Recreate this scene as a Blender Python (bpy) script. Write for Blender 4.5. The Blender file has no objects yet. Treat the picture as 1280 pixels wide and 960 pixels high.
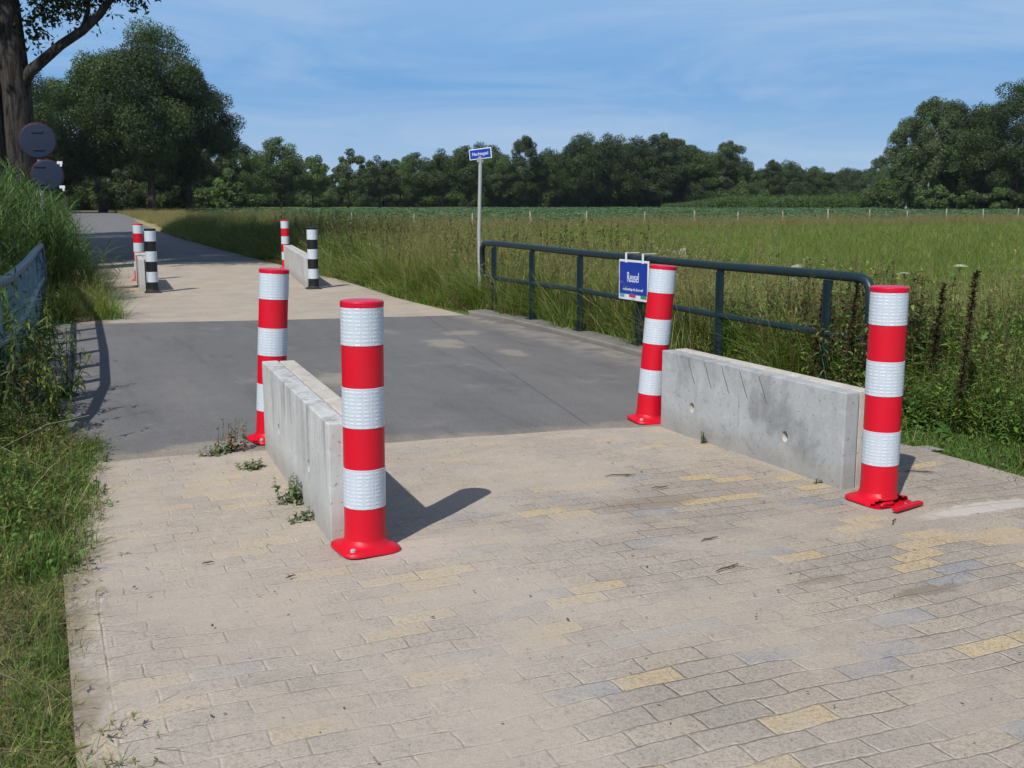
import bpy, bmesh, math, random
import numpy as np
from mathutils import Vector, Matrix
R = math.radians
random.seed(7); rng = np.random.default_rng(7)
S = bpy.context.scene
C = S.collection

# ------------------------------------------------------------------ camera, sky, sun, exposure
# metres; +Y runs along the road over the bridge, +X to its right; the photographer stands on the left road edge
cd = bpy.data.cameras.new('camera'); cam = bpy.data.objects.new('camera', cd); C.objects.link(cam)
cam.location = (0, 0, 1.67); cam.rotation_euler = (R(90 - 9.67), 0, R(-23.5))
cd.sensor_width = 36; cd.lens = 37.97; cd.clip_start = .05; cd.clip_end = 5000
S.camera = cam
SUN_AZ, SUN_EL = 229.0, 47.0
W = bpy.data.worlds.new('World'); S.world = W; W.use_nodes = True
wn = W.node_tree; wn.nodes.clear()
sky = wn.nodes.new('ShaderNodeTexSky'); sky.sky_type = 'NISHITA'; sky.sun_disc = False
sky.sun_elevation = R(SUN_EL); sky.sun_rotation = R(SUN_AZ); sky.air_density = 1.0; sky.dust_density = .6; sky.ozone_density = 2.2
tc = wn.nodes.new('ShaderNodeTexCoord')
mp = wn.nodes.new('ShaderNodeMapping'); mp.inputs['Scale'].default_value = (1.9, 1.9, 13.0); mp.inputs['Rotation'].default_value = (R(4), R(-5), R(20))
cn = wn.nodes.new('ShaderNodeTexNoise'); cn.inputs['Scale'].default_value = 1.5; cn.inputs['Detail'].default_value = 7; cn.inputs['Roughness'].default_value = .64; cn.inputs['Distortion'].default_value = .9
cr = wn.nodes.new('ShaderNodeValToRGB'); cr.color_ramp.elements[0].position = .42; cr.color_ramp.elements[1].position = .74
cr.color_ramp.elements[0].color = (0, 0, 0, 1); cr.color_ramp.elements[1].color = (.48, .48, .48, 1)
mx = wn.nodes.new('ShaderNodeMix'); mx.data_type = 'RGBA'; mx.inputs['B'].default_value = (5.2, 6.3, 7.9, 1)
bg = wn.nodes.new('ShaderNodeBackground'); bg.inputs['Strength'].default_value = .09
wo = wn.nodes.new('ShaderNodeOutputWorld')
wn.links.new(tc.outputs['Generated'], mp.inputs['Vector']); wn.links.new(mp.outputs[0], cn.inputs['Vector'])
wn.links.new(cn.outputs['Fac'], cr.inputs['Fac']); wn.links.new(cr.outputs['Color'], mx.inputs['Factor'])
# clear-air gradient near the horizon: palest at the horizon, deeper blue higher up
sx = wn.nodes.new('ShaderNodeSeparateXYZ'); wn.links.new(tc.outputs['Generated'], sx.inputs[0])
gr = wn.nodes.new('ShaderNodeValToRGB'); wn.links.new(sx.outputs['Z'], gr.inputs['Fac'])
for el, (ps, c_) in zip([gr.color_ramp.elements[0], gr.color_ramp.elements[1], gr.color_ramp.elements.new(.1)], ((0, (.385, .525, .68)), (.30, (.06, .20, .52)), (.10, (.155, .345, .63)))): el.position = ps; el.color = c_ + (1,)
gs = wn.nodes.new('ShaderNodeVectorMath'); gs.operation = 'SCALE'; gs.inputs['Scale'].default_value = 1 / .09; wn.links.new(gr.outputs['Color'], gs.inputs[0])
zf = wn.nodes.new('ShaderNodeMapRange'); zf.interpolation_type = 'SMOOTHSTEP'; zf.inputs['From Min'].default_value = .12; zf.inputs['From Max'].default_value = .55; wn.links.new(sx.outputs['Z'], zf.inputs['Value'])
gm = wn.nodes.new('ShaderNodeMix'); gm.data_type = 'RGBA'; wn.links.new(zf.outputs[0], gm.inputs['Factor']); wn.links.new(gs.outputs[0], gm.inputs['A']); wn.links.new(sky.outputs[0], gm.inputs['B'])
wn.links.new(gm.outputs['Result'], mx.inputs['A']); wn.links.new(mx.outputs['Result'], bg.inputs['Color']); wn.links.new(bg.outputs[0], wo.inputs['Surface'])
sd = bpy.data.lights.new('sun', 'SUN'); sd.energy = 4.0; sd.angle = R(.53); sd.color = (1, .955, .88)
sun = bpy.data.objects.new('sun', sd); C.objects.link(sun)
trav = Vector((-math.sin(R(SUN_AZ)) * math.cos(R(SUN_EL)), -math.cos(R(SUN_AZ)) * math.cos(R(SUN_EL)), -math.sin(R(SUN_EL))))
sun.rotation_euler = trav.to_track_quat('-Z', 'Y').to_euler()
S.view_settings.view_transform = 'Standard'; S.view_settings.look = 'None'; S.view_settings.gamma = 1
S.view_settings.use_curve_mapping = False; S.view_settings.exposure = 0.2
S.render.engine = 'CYCLES'
S.cycles.max_bounces = 5; S.cycles.diffuse_bounces = 3; S.cycles.transmission_bounces = 3; S.cycles.transparent_max_bounces = 4
S.cycles.use_denoising = True; S.cycles.use_adaptive_sampling = True; S.cycles.adaptive_threshold = .025

# ------------------------------------------------------------------ material helpers
class E:
    """a socket with arithmetic: builds Math nodes"""
    def __init__(s, nt, k): s.nt, s.k = nt, k
    def _m(s, op, *a, clamp=False):
        n = s.nt.nodes.new('ShaderNodeMath'); n.operation = op; n.use_clamp = clamp
        for i, v in enumerate((s,) + a):
            if isinstance(v, E): s.nt.links.new(v.k, n.inputs[i])
            else: n.inputs[i].default_value = v
        return E(s.nt, n.outputs[0])
    def __add__(s, o): return s._m('ADD', o)
    __radd__ = __add__
    def __sub__(s, o): return s._m('SUBTRACT', o)
    def __rsub__(s, o): return (s * -1) + o
    def __mul__(s, o): return s._m('MULTIPLY', o)
    __rmul__ = __mul__
    def __truediv__(s, o): return s._m('DIVIDE', o)
    def floor(s): return s._m('FLOOR')
    def frac(s): return s._m('FRACT')
    def abs(s): return s._m('ABSOLUTE')
    def mod(s, o): return s._m('FLOORED_MODULO', o)
    def lt(s, o): return s._m('LESS_THAN', o)
    def gt(s, o): return s._m('GREATER_THAN', o)
    def min(s, o): return s._m('MINIMUM', o)
    def max(s, o): return s._m('MAXIMUM', o)
    def clamp(s): return s._m('MULTIPLY', 1.0, clamp=True)
    def step(s, a, b):     # smooth 0..1 as s goes a..b
        n = s.nt.nodes.new('ShaderNodeMapRange'); n.interpolation_type = 'SMOOTHSTEP'
        s.nt.links.new(s.k, n.inputs['Value']); n.inputs['From Min'].default_value = a; n.inputs['From Max'].default_value = b
        return E(s.nt, n.outputs[0])
class M:
    def __init__(s, name, rough=.8, spec=.3):
        s.m = bpy.data.materials.new(name); s.m.use_nodes = True; s.nt = s.m.node_tree
        s.b = s.nt.nodes['Principled BSDF']; s.b.inputs['Roughness'].default_value = rough; s.b.inputs['Specular IOR Level'].default_value = spec
        s.out = s.nt.nodes['Material Output']
    def coord(s):
        n = s.nt.nodes.new('ShaderNodeTexCoord'); s.vec = n.outputs['Object']
        x = s.nt.nodes.new('ShaderNodeSeparateXYZ'); s.nt.links.new(s.vec, x.inputs[0])
        return [E(s.nt, o) for o in x.outputs]
    def xyz(s, x, y, z=0.0):
        n = s.nt.nodes.new('ShaderNodeCombineXYZ')
        for i, v in enumerate((x, y, z)):
            if isinstance(v, E): s.nt.links.new(v.k, n.inputs[i])
            else: n.inputs[i].default_value = v
        return n.outputs[0]
    def noise(s, scale, detail=4, rough=.55, vec=None, dist=0.0, sc3=None):
        v = vec or s.vec
        if sc3:
            q = s.nt.nodes.new('ShaderNodeMapping'); q.inputs['Scale'].default_value = sc3; s.nt.links.new(v, q.inputs[0]); v = q.outputs[0]
        n = s.nt.nodes.new('ShaderNodeTexNoise'); n.inputs['Scale'].default_value = scale; n.inputs['Detail'].default_value = detail
        n.inputs['Roughness'].default_value = rough; n.inputs['Distortion'].default_value = dist
        s.nt.links.new(v, n.inputs['Vector']); return E(s.nt, n.outputs['Fac'])
    def white(s, vec):
        n = s.nt.nodes.new('ShaderNodeTexWhiteNoise'); n.noise_dimensions = '3D'; s.nt.links.new(vec, n.inputs['Vector']); return E(s.nt, n.outputs['Value'])
    def attr(s, name):
        n = s.nt.nodes.new('ShaderNodeAttribute'); n.attribute_name = name; return n.outputs['Color']
    def objrand(s): return E(s.nt, s.nt.nodes.new('ShaderNodeObjectInfo').outputs['Random'])
    def ramp(s, e, stops, const=False):
        n = s.nt.nodes.new('ShaderNodeValToRGB'); r = n.color_ramp
        if const: r.interpolation = 'CONSTANT'
        while len(r.elements) < len(stops): r.elements.new(.5)
        for el, (p, c) in zip(r.elements, stops): el.position = p; el.color = tuple(c) + (1,)
        s.nt.links.new(e.k, n.inputs[0]); return n.outputs[0]
    def mix(s, f, a, b, mode='MIX'):
        n = s.nt.nodes.new('ShaderNodeMix'); n.data_type = 'RGBA'; n.blend_type = mode
        for key, v in (('Factor', f), ('A', a), ('B', b)):
            if isinstance(v, E): s.nt.links.new(v.k, n.inputs[key])
            elif isinstance(v, (int, float)): n.inputs[key].default_value = v
            elif isinstance(v, tuple): n.inputs[key].default_value = v + (1,) if len(v) == 3 else v
            else: s.nt.links.new(v, n.inputs[key])
        return n.outputs['Result']
    def grey(s, e): return s.xyz(e, e, e)
    def col(s, c):
        if isinstance(c, tuple): s.b.inputs['Base Color'].default_value = c + (1,)
        else: s.nt.links.new(c, s.b.inputs['Base Color'])
        return s
    def rough(s, e): s.nt.links.new(e.k, s.b.inputs['Roughness']); return s
    def bump(s, e, dist=.01, strength=1.0):
        n = s.nt.nodes.new('ShaderNodeBump'); n.inputs['Distance'].default_value = dist; n.inputs['Strength'].default_value = strength
        s.nt.links.new(e.k, n.inputs['Height']); s.nt.links.new(n.outputs[0], s.b.inputs['Normal']); return s

def paving_material():
    m = M('clay_paver_surface', .9, .2); x, y, z = m.coord()
    wob = m.noise(1.1, 2); wob2 = m.noise(9, 2)
    L, Hh = .268, .112
    yy = (y + (wob - .5) * .15 + (wob2 - .5) * .02) / Hh
    row = yy.floor()
    rr = m.white(m.xyz(row, 3.7, 1.0))
    xx = (x + (wob2 - .5) * .022) / L + row.mod(2.0) * .5 + (rr - .5) * .22
    colm = xx.floor()
    rnd = m.white(m.xyz(colm, row, 2.0)); rnd = (rnd * .8 + (m.noise(.9, 2, vec=m.xyz(colm * L, row * Hh, 0.0)) - .5) * .9 + .10).max(0).min(.999); rnd2 = m.white(m.xyz(colm, row, 9.0))
    dx = ((xx.frac() - .5).abs() * -1 + .5) * L
    dy = ((yy.frac() - .5).abs() * -1 + .5) * Hh
    # edge band of pavers laid lengthwise along the left road edge
    band = x.lt(.125)
    by = (y + .03) / .268
    bd = ((by.frac() - .5).abs() * -1 + .5) * .268
    brow = by.floor(); brnd = m.white(m.xyz(brow, 5.0, 5.0))
    edge = dx.min(dy)
    edge = band * bd.min((x - .125).abs()) + (1 - band) * edge.min((x - .125).abs() + .0)
    rnd = band * brnd + (1 - band) * rnd
    n1 = m.noise(.55, 4); n2 = m.noise(2.3, 5); n3 = m.noise(60, 4, .7); n4 = m.noise(14, 4); n5 = m.noise(240, 2, .7)
    jw = .0045
    joint = 1 - edge.step(.0012, jw)
    brick = m.ramp(rnd, [(0, (.225, .25, .295)), (.06, (.30, .268, .236)), (.24, (.34, .302, .266)), (.36, (.285, .262, .238)), (.46, (.38, .33, .265)), (.56, (.315, .283, .25)), (.66, (.235, .265, .315)), (.70, (.36, .315, .262)), (.78, (.52, .40, .215)), (.86, (.33, .297, .26)), (.91, (.54, .42, .205))], True)
    brick = m.mix((n4 - .5) * .9 + .32, brick, (.37, .325, .275))
    # sandy dust lies over most of the paving; worn patches to the right show the paver colours
    worn = ((x - 1.3) * .30).min(.80).max(0) * (y * -1 + 6.6).step(0, 1.6)
    dust = ((n1 * 1.15 + n2 * .75) - .27 - worn * .95).step(.12, .86)
    dust = dust.max((y - 5.2).step(0, 1.4) * .62).min(.80)
    dusty = m.mix(n2.step(.35, .65), (.385, .348, .312), (.42, .378, .335))
    dusty = m.mix((y - 4.6).step(0, 1.8) * .5 * n1.step(.3, .6), dusty, (.41, .335, .255))
    jn = m.noise(5, 3, .6)
    n8 = m.noise(1.3, 5, .65); sand = n8.step(.44, .60)
    jd = (joint * (1.02 - dust * 1.05).clamp() * n4.step(.30, .55)).max(joint * jn.step(.46, .58) * n4.step(.35, .5))
    c = m.mix((dust * (1 - (rnd - .78).gt(0) * worn * .5)) * .80, brick, dusty)
    c = m.mix(((n3 - .5) * 2.6 + (1 - dust) * .14).clamp(), c, (.13, .115, .10))
    c = m.mix((n5 - .53).step(0, .16) * .6, c, (.58, .53, .46))
    lip = edge.step(.002, .006) * (1 - edge.step(.006, .016)) * n4.step(.45, .6) * n2.step(.4, .55); c = m.mix(lip * .55, c, (.55, .49, .41))
    c = m.mix(sand * (.78 - worn * .62).max(.22), c, m.mix(n4, (.37, .325, .275), (.45, .40, .345)))
    c = m.mix(((m.noise(110, 3, .8) - .51) * 4.5 * (1 - sand * .4) * (.55 + worn)).clamp(), c, (.13, .115, .10))
    c = m.mix(jd * (1 - sand * .85) * .62, c, (.12, .10, .082))
    soil = (1 - (x + (n2 - .5) * .55 + (n4 - .5) * .25 - (y - 5.4).max(0) * .07).step(.0, .16)); c = m.mix(soil * .8, c, m.mix(n3, (.15, .12, .085), (.30, .26, .20)))
    # stains: earth spill to the right, pale mortar dust beside the right bollard, pale dust at the left bollard foot
    def spot(cx, cy, rx, ry): 
        return 1 - (((x - cx) / rx)._m('POWER', 2) + ((y - cy) / ry)._m('POWER', 2) + (n4 - .5) * 1.6 + (n2 - .5) * 1.2).step(.25, 1.05)
    c = m.mix(spot(3.42, 3.36, .22, .07) * .55, c, (.16, .125, .09))
    c = m.mix(spot(3.10, 3.66, .14, .05) * .4, c, (.19, .155, .115))
    c = m.mix(spot(3.05, 5.05, .34, .12) * .55, c, (.22, .175, .125))
    c = m.mix(spot(4.75, 4.22, .62, .10) * .8, c, (.50, .46, .43))
    c = m.mix(spot(1.55, 4.80, .36, .22) * .45, c, (.47, .40, .37))
    c = m.mix(1.0, c, (1.02, 1.0, .975), 'MULTIPLY')
    m.col(c)
    m.bump(edge.step(0, .008) * (1 - dust * .75) * (1 - sand * .8) * .6 + n3 * .3 + n4 * .25 + rnd2 * (1 - dust * .8) * .35 + n5 * .15, .008, 1.0)
    return m.m

def asphalt_material(name, base=.105, joint=None, dusty=True):
    m = M(name, .88, .25); x, y, z = m.coord()
    n1 = m.noise(.6, 4); n2 = m.noise(3.5, 5); n3 = m.noise(85, 3, .85); n4 = m.noise(500, 1)
    g = (n1 - .5) * .09 + (n2 - .5) * .05 + base
    c = m.xyz(g * 1.0, g * .985, g * 1.0)
    n7a = m.noise(9, 4, .7)
    if joint:
        # the right lane strip was resurfaced: older and greyer beyond a slightly slanted joint
        u = x - joint[0] - (y - joint[1]) * .18
        c = m.mix(u.step(-.01, .01) * .35, c, (.15, .143, .135))
        c = m.mix((1 - u.abs().step(.004, .018)) * .55, c, (.05, .05, .05))
        ed = (y + x * .1155 - 7.345); c = m.mix((1 - (ed + (n2 - .5) * .5).step(.02, .30)) * .75, c, (.31, .265, .21))
        c = m.mix((1 - (y + x * .10 - 15.92).abs().step(.05, .45)) * n2.step(.4, .65) * .7, c, (.33, .29, .23))
        tr = ((x - 2.0).abs()).min((x - 3.3).abs()).step(.55, .12) * n1.step(.35, .6); c = m.mix(tr * .3, c, (.085, .085, .087))
        ck = m.noise(.9, 6, .75, dist=1.5); c = m.mix((1 - (ck - .5).abs().step(.0, .006)) * .35, c, (.055, .055, .055))
        for px_, py_, rx_, ry_, f_ in ((2.55, 9.83, .34, .55, .75), (4.35, 11.9, .30, .55, .6), (4.75, 10.9, .16, .4, .5), (4.9, 12.8, .35, .3, .5), (1.0, 7.5, .5, .16, .6)):
            c = m.mix((1 - (((x - px_) / rx_)._m('POWER', 2) + ((y - py_) / ry_)._m('POWER', 2) + (n2 - .5) * 1.8 + (n7a - .5) * 1.2).step(.1, 1.0)) * f_, c, (.36, .315, .25))
        c = m.mix((x - 5.2).step(0, .5) * n2.step(.35, .6) * .6, c, (.33, .29, .24))
    if dusty:
        c = m.mix(m.noise(1.4, 5, .62).step(.57, .74) * .36, c, (.36, .32, .27))
    c = m.mix((n3 - .5).step(.0, .16) * .7, c, (.27, .265, .26))
    n7 = m.noise(22, 5, .75); c = m.mix((n7 - .5).step(.02, .2) * .45, c, (.075, .075, .078)); n8 = m.noise(1.0, 5, .7, sc3=(2.2, .35, 1)); c = m.mix((n8 - .5).step(.0, .2) * .4, c, (.075, .075, .08)); c = m.mix((n8 * -1 + .48).step(.0, .2) * .35, c, (.22, .21, .195))
    c = m.mix((n3 * -1 + .5).step(.0, .16) * .6, c, (.05, .05, .052))
    m.col(c); m.bump(n3 * .7 + n2 * .4, .004, .8); return m.m

def concrete_material(name, base=(.46, .46, .45), streak=.5, scratch=False, dark=0.0):
    m = M(name, .9, .2); x, y, z = m.coord()
    n1 = m.noise(2.2, 5, .6); n2 = m.noise(16, 5, .65); n3 = m.noise(120, 3, .7)
    st = m.noise(1.0, 4, .6, sc3=(9, 9, .7)); st2 = m.noise(1.0, 3, .6, sc3=(26, 26, 1.2))
    c = m.mix(n1.step(.3, .7) * .5, base, tuple(v * .68 for v in base))
    c = m.mix(st.step(.47, .68) * streak * z.step(.02, .6), c, tuple(v * .5 for v in base))
    c = m.mix(st2.step(.5, .66) * streak * .7 * z.step(.12, .6), c, tuple(v * 1.22 for v in base))
    c = m.mix(n1.step(.50, .70) * dark, c, (.17, .175, .18))
    n6 = m.noise(5.5, 6, .72, dist=.8); c = m.mix(n6.step(.54, .68) * (dark * .75 + .12), c, tuple(v * .5 for v in base)); c = m.mix(n6.step(.50, .34) * .35, c, tuple(v * 1.25 for v in base))
    c = m.mix(n2.step(.60, .72) * .35, c, tuple(v * .55 for v in base))
    c = m.mix((1 - (z + (n2 - .5) * .2).step(.03, .22)) * .5, c, (.25, .225, .19))
    c = m.mix((n3 - .5).step(.08, .25) * .4, c, (.2, .2, .19))
    pv = m.noise(42, 2, .5); c = m.mix((pv - .5).step(.17, .21) * .45, c, (.10, .10, .10)); rs = m.noise(3.2, 4, .6, sc3=(1, 1, .35)); c = m.mix(rs.step(.62, .76) * .35, c, (.26, .20, .13))
    h = n2 * .5 + n3 * .4 - (pv - .5).step(.14, .18) * .8
    if scratch:
        inb = y.gt(.7) * y.lt(1.72) * z.gt(.39) * z.lt(.555)
        u = ((y - z * .55) / .205 + (n2 - .5) * .10).frac()
        ln = (1 - (u - .5).abs().step(.012, .036)) * inb
        c = m.mix(ln * .75, c, (.12, .12, .12)); h = h - ln * 1.2
        c = m.mix((1 - (y - 1.02 + (n2 - .5) * .04).abs().step(.0, .007)) * z.gt(.17) * z.lt(.4) * .6, c, (.15, .15, .15))
        oil = 1 - (((y - .86) / .07)._m('POWER', 2) + ((z - .36) / .14)._m('POWER', 2) + (n2 - .5) * 1.1).step(.3, 1)
        c = m.mix(oil * .5, c, (.19, .19, .19))
    m.col(c); m.bump(h, .004, .7); return m.m

def plain(name, c, rough=.5, spec=.4, grime=.0, grimec=(.2, .17, .13), scale=14, bump=0):
    m = M(name, rough, spec); m.coord(); n = m.noise(scale, 5, .65); n2 = m.noise(scale * 6, 3)
    cc = m.mix((n - .5) * .5 + .25, c, tuple(min(1, v * .8) for v in c))
    if grime: cc = m.mix(n.step(.48, .72) * grime, cc, grimec)
    m.col(cc)
    if bump: m.bump(n + n2 * .5, bump, .6)
    return m.m

def leaf_material(name, rough=.55, trans=.3, var=.35):
    m = M(name, rough, .28); t = m.attr('tint')
    r = m.objrand()
    c = m.mix(1.0, t, m.grey(r * var * 2 + (1 - var)), 'MULTIPLY')
    m.col(c)
    tr = m.nt.nodes.new('ShaderNodeBsdfTranslucent'); m.nt.links.new(m.mix(1.0, c, (1.25, 1.3, .6), 'MULTIPLY'), tr.inputs[0])
    ms = m.nt.nodes.new('ShaderNodeMixShader'); ms.inputs[0].default_value = trans
    m.nt.links.new(m.b.outputs[0], ms.inputs[1]); m.nt.links.new(tr.outputs[0], ms.inputs[2]); m.nt.links.new(ms.outputs[0], m.out.inputs[0])
    return m.m

def bark_material(name, c=(.12, .095, .075), sc=5):
    m = M(name, .95, .1); m.coord()
    n = m.noise(sc, 6, .7, sc3=(3.5, 3.5, .5), dist=.4); n2 = m.noise(sc * 7, 3)
    m.col(m.mix(n.step(.32, .64), tuple(v * .28 for v in c), tuple(v * 1.5 for v in c))); m.bump(n + n2 * .15, .06, 1); return m.m

def reflective_band_material():
    # retro-reflective sleeve: a regular grid of small raised ribs
    m = M('white_reflective_sheet', .35, .5); x, y, z = m.coord()
    a = x._m('ARCTAN2', y)
    zr = (z / .0185); ar = a / .36 + m.noise(3, 1) * .2
    rib = ((zr.frac() - .5).abs() * 2).step(.25, .75) * ((ar.frac() - .5).abs() * 2).step(.12, .4)
    n = m.noise(9, 4)
    n0 = m.noise(30, 2)
    c = m.mix(rib * n0.step(.3, .6), (.47, .53, .60), (.56, .61, .67)); c = m.mix(n.step(.52, .75) * .2, c, (.38, .40, .40))
    m.col(c); m.bump(rib * n0.step(.3, .65), .0022, .6); return m.m

MT = dict(
    paver=paving_material(), asph=asphalt_material('bridge_asphalt', .145, (3.85, 7.9)), asph2=asphalt_material('road_asphalt', .16),
    slab_l=concrete_material('weathered_pale_concrete', (.50, .51, .51), .75), slab_r=concrete_material('grey_formwork_concrete', (.39, .41, .425), .2, True, .55),
    slab_p=concrete_material('plain_pale_concrete', (.52, .485, .43), .3), kerb=concrete_material('kerb_concrete', (.155, .155, .155), .2, False, .3),
    red=plain('red_flexible_plastic', (.58, .002, .018), .45, .35, .22, (.36, .03, .035), 6), cap=plain('red_cap_plastic', (.56, .003, .03), .35, .4),
    white=reflective_band_material(), black=plain('black_sleeve', (.012, .012, .014), .45, .4), foot=plain('dark_rubber_foot', (.02, .02, .021), .7),
    rail=plain('blue_green_rail_paint', (.011, .027, .034), .42, .4, .35, (.028, .046, .054), 9), railblue=plain('faded_blue_rail_paint', (.024, .058, .095), .45, .4, .45, (.075, .11, .14), 9),
    steel=plain('galvanised_steel', (.36, .37, .37), .45, .5, .2, (.3, .3, .29)), sblue=plain('blue_sign_face', (.006, .040, .33), .35, .5),
    swhite=plain('white_sign_edge', (.72, .74, .76), .4, .4), stext=plain('white_lettering', (.68, .74, .85), .5), mag=plain('magenta_strip', (.45, .03, .2), .4), grn=plain('green_strip', (.04, .28, .12), .4), cyan=plain('cyan_strip', (.10, .35, .55), .4),
    sback=plain('grey_blue_sign_back', (.018, .028, .055), .55, .25, .3, (.035, .05, .08)), redrim=plain('red_sign_rim', (.16, .015, .02), .5),
    wood=plain('weathered_wood', (.42, .38, .32), .9, .2, .4, (.2, .17, .13), 20, .01), stone=plain('pale_stone', (.60, .57, .50), .9, .2, .3), twig=plain('brown_twig', (.10, .075, .05), .9, .1),
    bark=bark_material('rugged_bark', (.050, .044, .040), 4), bark2=bark_material('dark_bark', (.055, .045, .037), 2), birch=bark_material('birch_bark', (.34, .32, .30), 2),
    leaf=leaf_material('leaf_green', .55, .32, .22), grass=leaf_material('grass_blade', .6, .32, .30), hole=plain('sunlit_hole_lining', (.52, .50, .47), .9, .2, .4, (.2, .19, .17), 40), grip=plain('scratch_mark', (.1, .1, .1)),  # hole lining paler than the grey slab: sunlit interior put into its colour
    wire=plain('fence_wire', (.2, .2, .2), .5))

# ------------------------------------------------------------------ object helpers
def tag(o, label=None, cat=None, group=None, kind=None):
    if label: o['label'] = label
    if cat: o['category'] = cat
    if group: o['group'] = group
    if kind: o['kind'] = kind
    return o
def link(name, mesh, parent=None, loc=None):
    o = bpy.data.objects.new(name, mesh); C.objects.link(o)
    if parent: o.parent = parent
    if loc is not None: o.location = loc
    return o
def empty(name, loc, rz=0):
    o = bpy.data.objects.new(name, None); C.objects.link(o); o.location = loc; o.rotation_euler.z = rz; o.empty_display_size = .2; return o
def copy_tree(o, parent=None):
    c = o.copy(); C.objects.link(c)
    if parent: c.parent = parent
    for ch in o.children: copy_tree(ch, c)
    return c
def from_bm(name, bm, mat, smooth=False, angle=None):
    me = bpy.data.meshes.new(name); bm.normal_update(); bm.to_mesh(me); bm.free()
    for mm in (mat if isinstance(mat, (list, tuple)) else [mat]): me.materials.append(mm)
    if smooth:
        me.polygons.foreach_set('use_smooth', [True] * len(me.polygons))
        if angle: me.set_sharp_from_angle(angle=R(angle))
    return me
def box(bm, a, b, bev=0):
    g = bmesh.ops.create_cube(bm, size=1); c = [(p + q) / 2 for p, q in zip(a, b)]; s = [q - p for p, q in zip(a, b)]
    for v in g['verts']: v.co = Vector((c[0] + v.co.x * s[0], c[1] + v.co.y * s[1], c[2] + v.co.z * s[2]))
    if bev:
        es = list({e for v in g['verts'] for e in v.link_edges}); bmesh.ops.bevel(bm, geom=es, offset=bev, segments=2, profile=.6, affect='EDGES')
def lathe(bm, prof, seg=40, shape=None):
    rings = []
    for i, (r, z) in enumerate(prof):
        rings.append([bm.verts.new((r * math.cos(2 * math.pi * k / seg) * (shape(k / seg, i) if shape else 1), r * math.sin(2 * math.pi * k / seg) * (shape(k / seg, i) if shape else 1), z)) for k in range(seg)])
    for a, b in zip(rings, rings[1:]):
        for k in range(seg): bm.faces.new((a[k], a[(k + 1) % seg], b[(k + 1) % seg], b[k]))
    return rings
def tube(bm, pts, rad, seg=10, caps=True):
    pts = [Vector(p) for p in pts]; rad = rad if isinstance(rad, (list, tuple)) else [rad] * len(pts); rings = []
    t0 = (pts[1] - pts[0]).normalized(); up = Vector((0, 0, 1)) if abs(t0.z) < .9 else Vector((1, 0, 0)); n = t0.cross(up).normalized()
    for i, p in enumerate(pts):
        t = (pts[min(i + 1, len(pts) - 1)] - pts[max(i - 1, 0)]).normalized(); n = (n - t * n.dot(t)).normalized(); b = t.cross(n)
        rings.append([bm.verts.new(p + (n * math.cos(2 * math.pi * k / seg) + b * math.sin(2 * math.pi * k / seg)) * rad[i]) for k in range(seg)])
    for a, b in zip(rings, rings[1:]):
        for k in range(seg): bm.faces.new((a[k], a[(k + 1) % seg], b[(k + 1) % seg], b[k]))
    if caps: bm.faces.new(rings[0][::-1]); bm.faces.new(rings[-1])
def part(name, mat, parent, fn, smooth=False, angle=None, loc=None):
    bm = bmesh.new(); fn(bm); return link(name, from_bm(name, bm, mat, smooth, angle), parent, loc)
def sheet(name, poly, z, mat, kind='structure', skirt=0):
    bm = bmesh.new(); vs = [bm.verts.new((x, y, z)) for x, y in poly]; f = bm.faces.new(vs)
    if f.normal.z < 0: f.normal_flip()
    if skirt:
        r = bmesh.ops.extrude_face_region(bm, geom=[f])
        for v in [g for g in r['geom'] if isinstance(g, bmesh.types.BMVert)]: v.co.z = z
        for v in vs: v.co.z = z - skirt
    return tag(link(name, from_bm(name, bm, mat)), kind=kind)
def text_mesh(name, s, size, mat, depth=.001):
    cu = bpy.data.curves.new(name, 'FONT'); cu.body = s; cu.size = size; cu.align_x = 'CENTER'; cu.align_y = 'CENTER'; cu.extrude = depth
    o = bpy.data.objects.new(name, cu); C.objects.link(o); dg = bpy.context.evaluated_depsgraph_get()
    me = bpy.data.meshes.new_from_object(o.evaluated_get(dg)); bpy.data.objects.remove(o); bpy.data.curves.remove(cu)
    me.materials.clear(); me.materials.append(mat); return me

# ------------------------------------------------------------------ ground, road, bridge deck
def ground_material():
    m = M('field_soil_and_turf', .95, .1); x, y, z = m.coord()
    n1 = m.noise(.05, 4); n2 = m.noise(.8, 5); n3 = m.noise(12, 5, .7)
    c = m.mix(n2.step(.3, .7), (.095, .145, .035), (.135, .165, .05))
    c = m.mix(n1.step(.35, .65) * .5, c, (.10, .135, .03))
    near = (1 - x.abs().step(1.2, 2.2)) * (1 - y.step(6.0, 9.0))
    c = m.mix(near * .9, c, m.mix(n3.step(.35, .65), (.24, .20, .15), (.34, .30, .25)))
    dry = (y - 52).step(0, 3) * (1 - (y - 58.5).step(0, 1.0))
    c = m.mix(dry * .6, c, (.19, .15, .07))
    verge = (1 - (x - 3.7 - (y - 48).max(0) * .05).abs().step(6.0, 8.5)) * y.step(44, 60)
    c = m.mix(verge * .85, c, (.34, .27, .15))
    m.col(c); m.bump(n3, .03, .8); return m.m
sheet('ground', [(-1500, -60), (1500, -60), (1500, 2500), (-1500, 2500)], -.05, ground_material())
def crop_material():
    m = M('crop_field_leaves', .8, .2); x, y, z = m.coord()
    n = m.noise(.9, 5, .7); n1 = m.noise(.03, 3)
    c = m.mix(n.step(.35, .65), (.05, .095, .05), (.10, .17, .085)); c = m.mix(n1.step(.4, .6) * .4, c, (.085, .135, .05)); m.col(c); m.bump(n, .15, 1); return m.m
sheet('crop_field', [(13, 60), (330, 62), (330, 225), (40, 195), (20, 150)], .12, crop_material())

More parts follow.
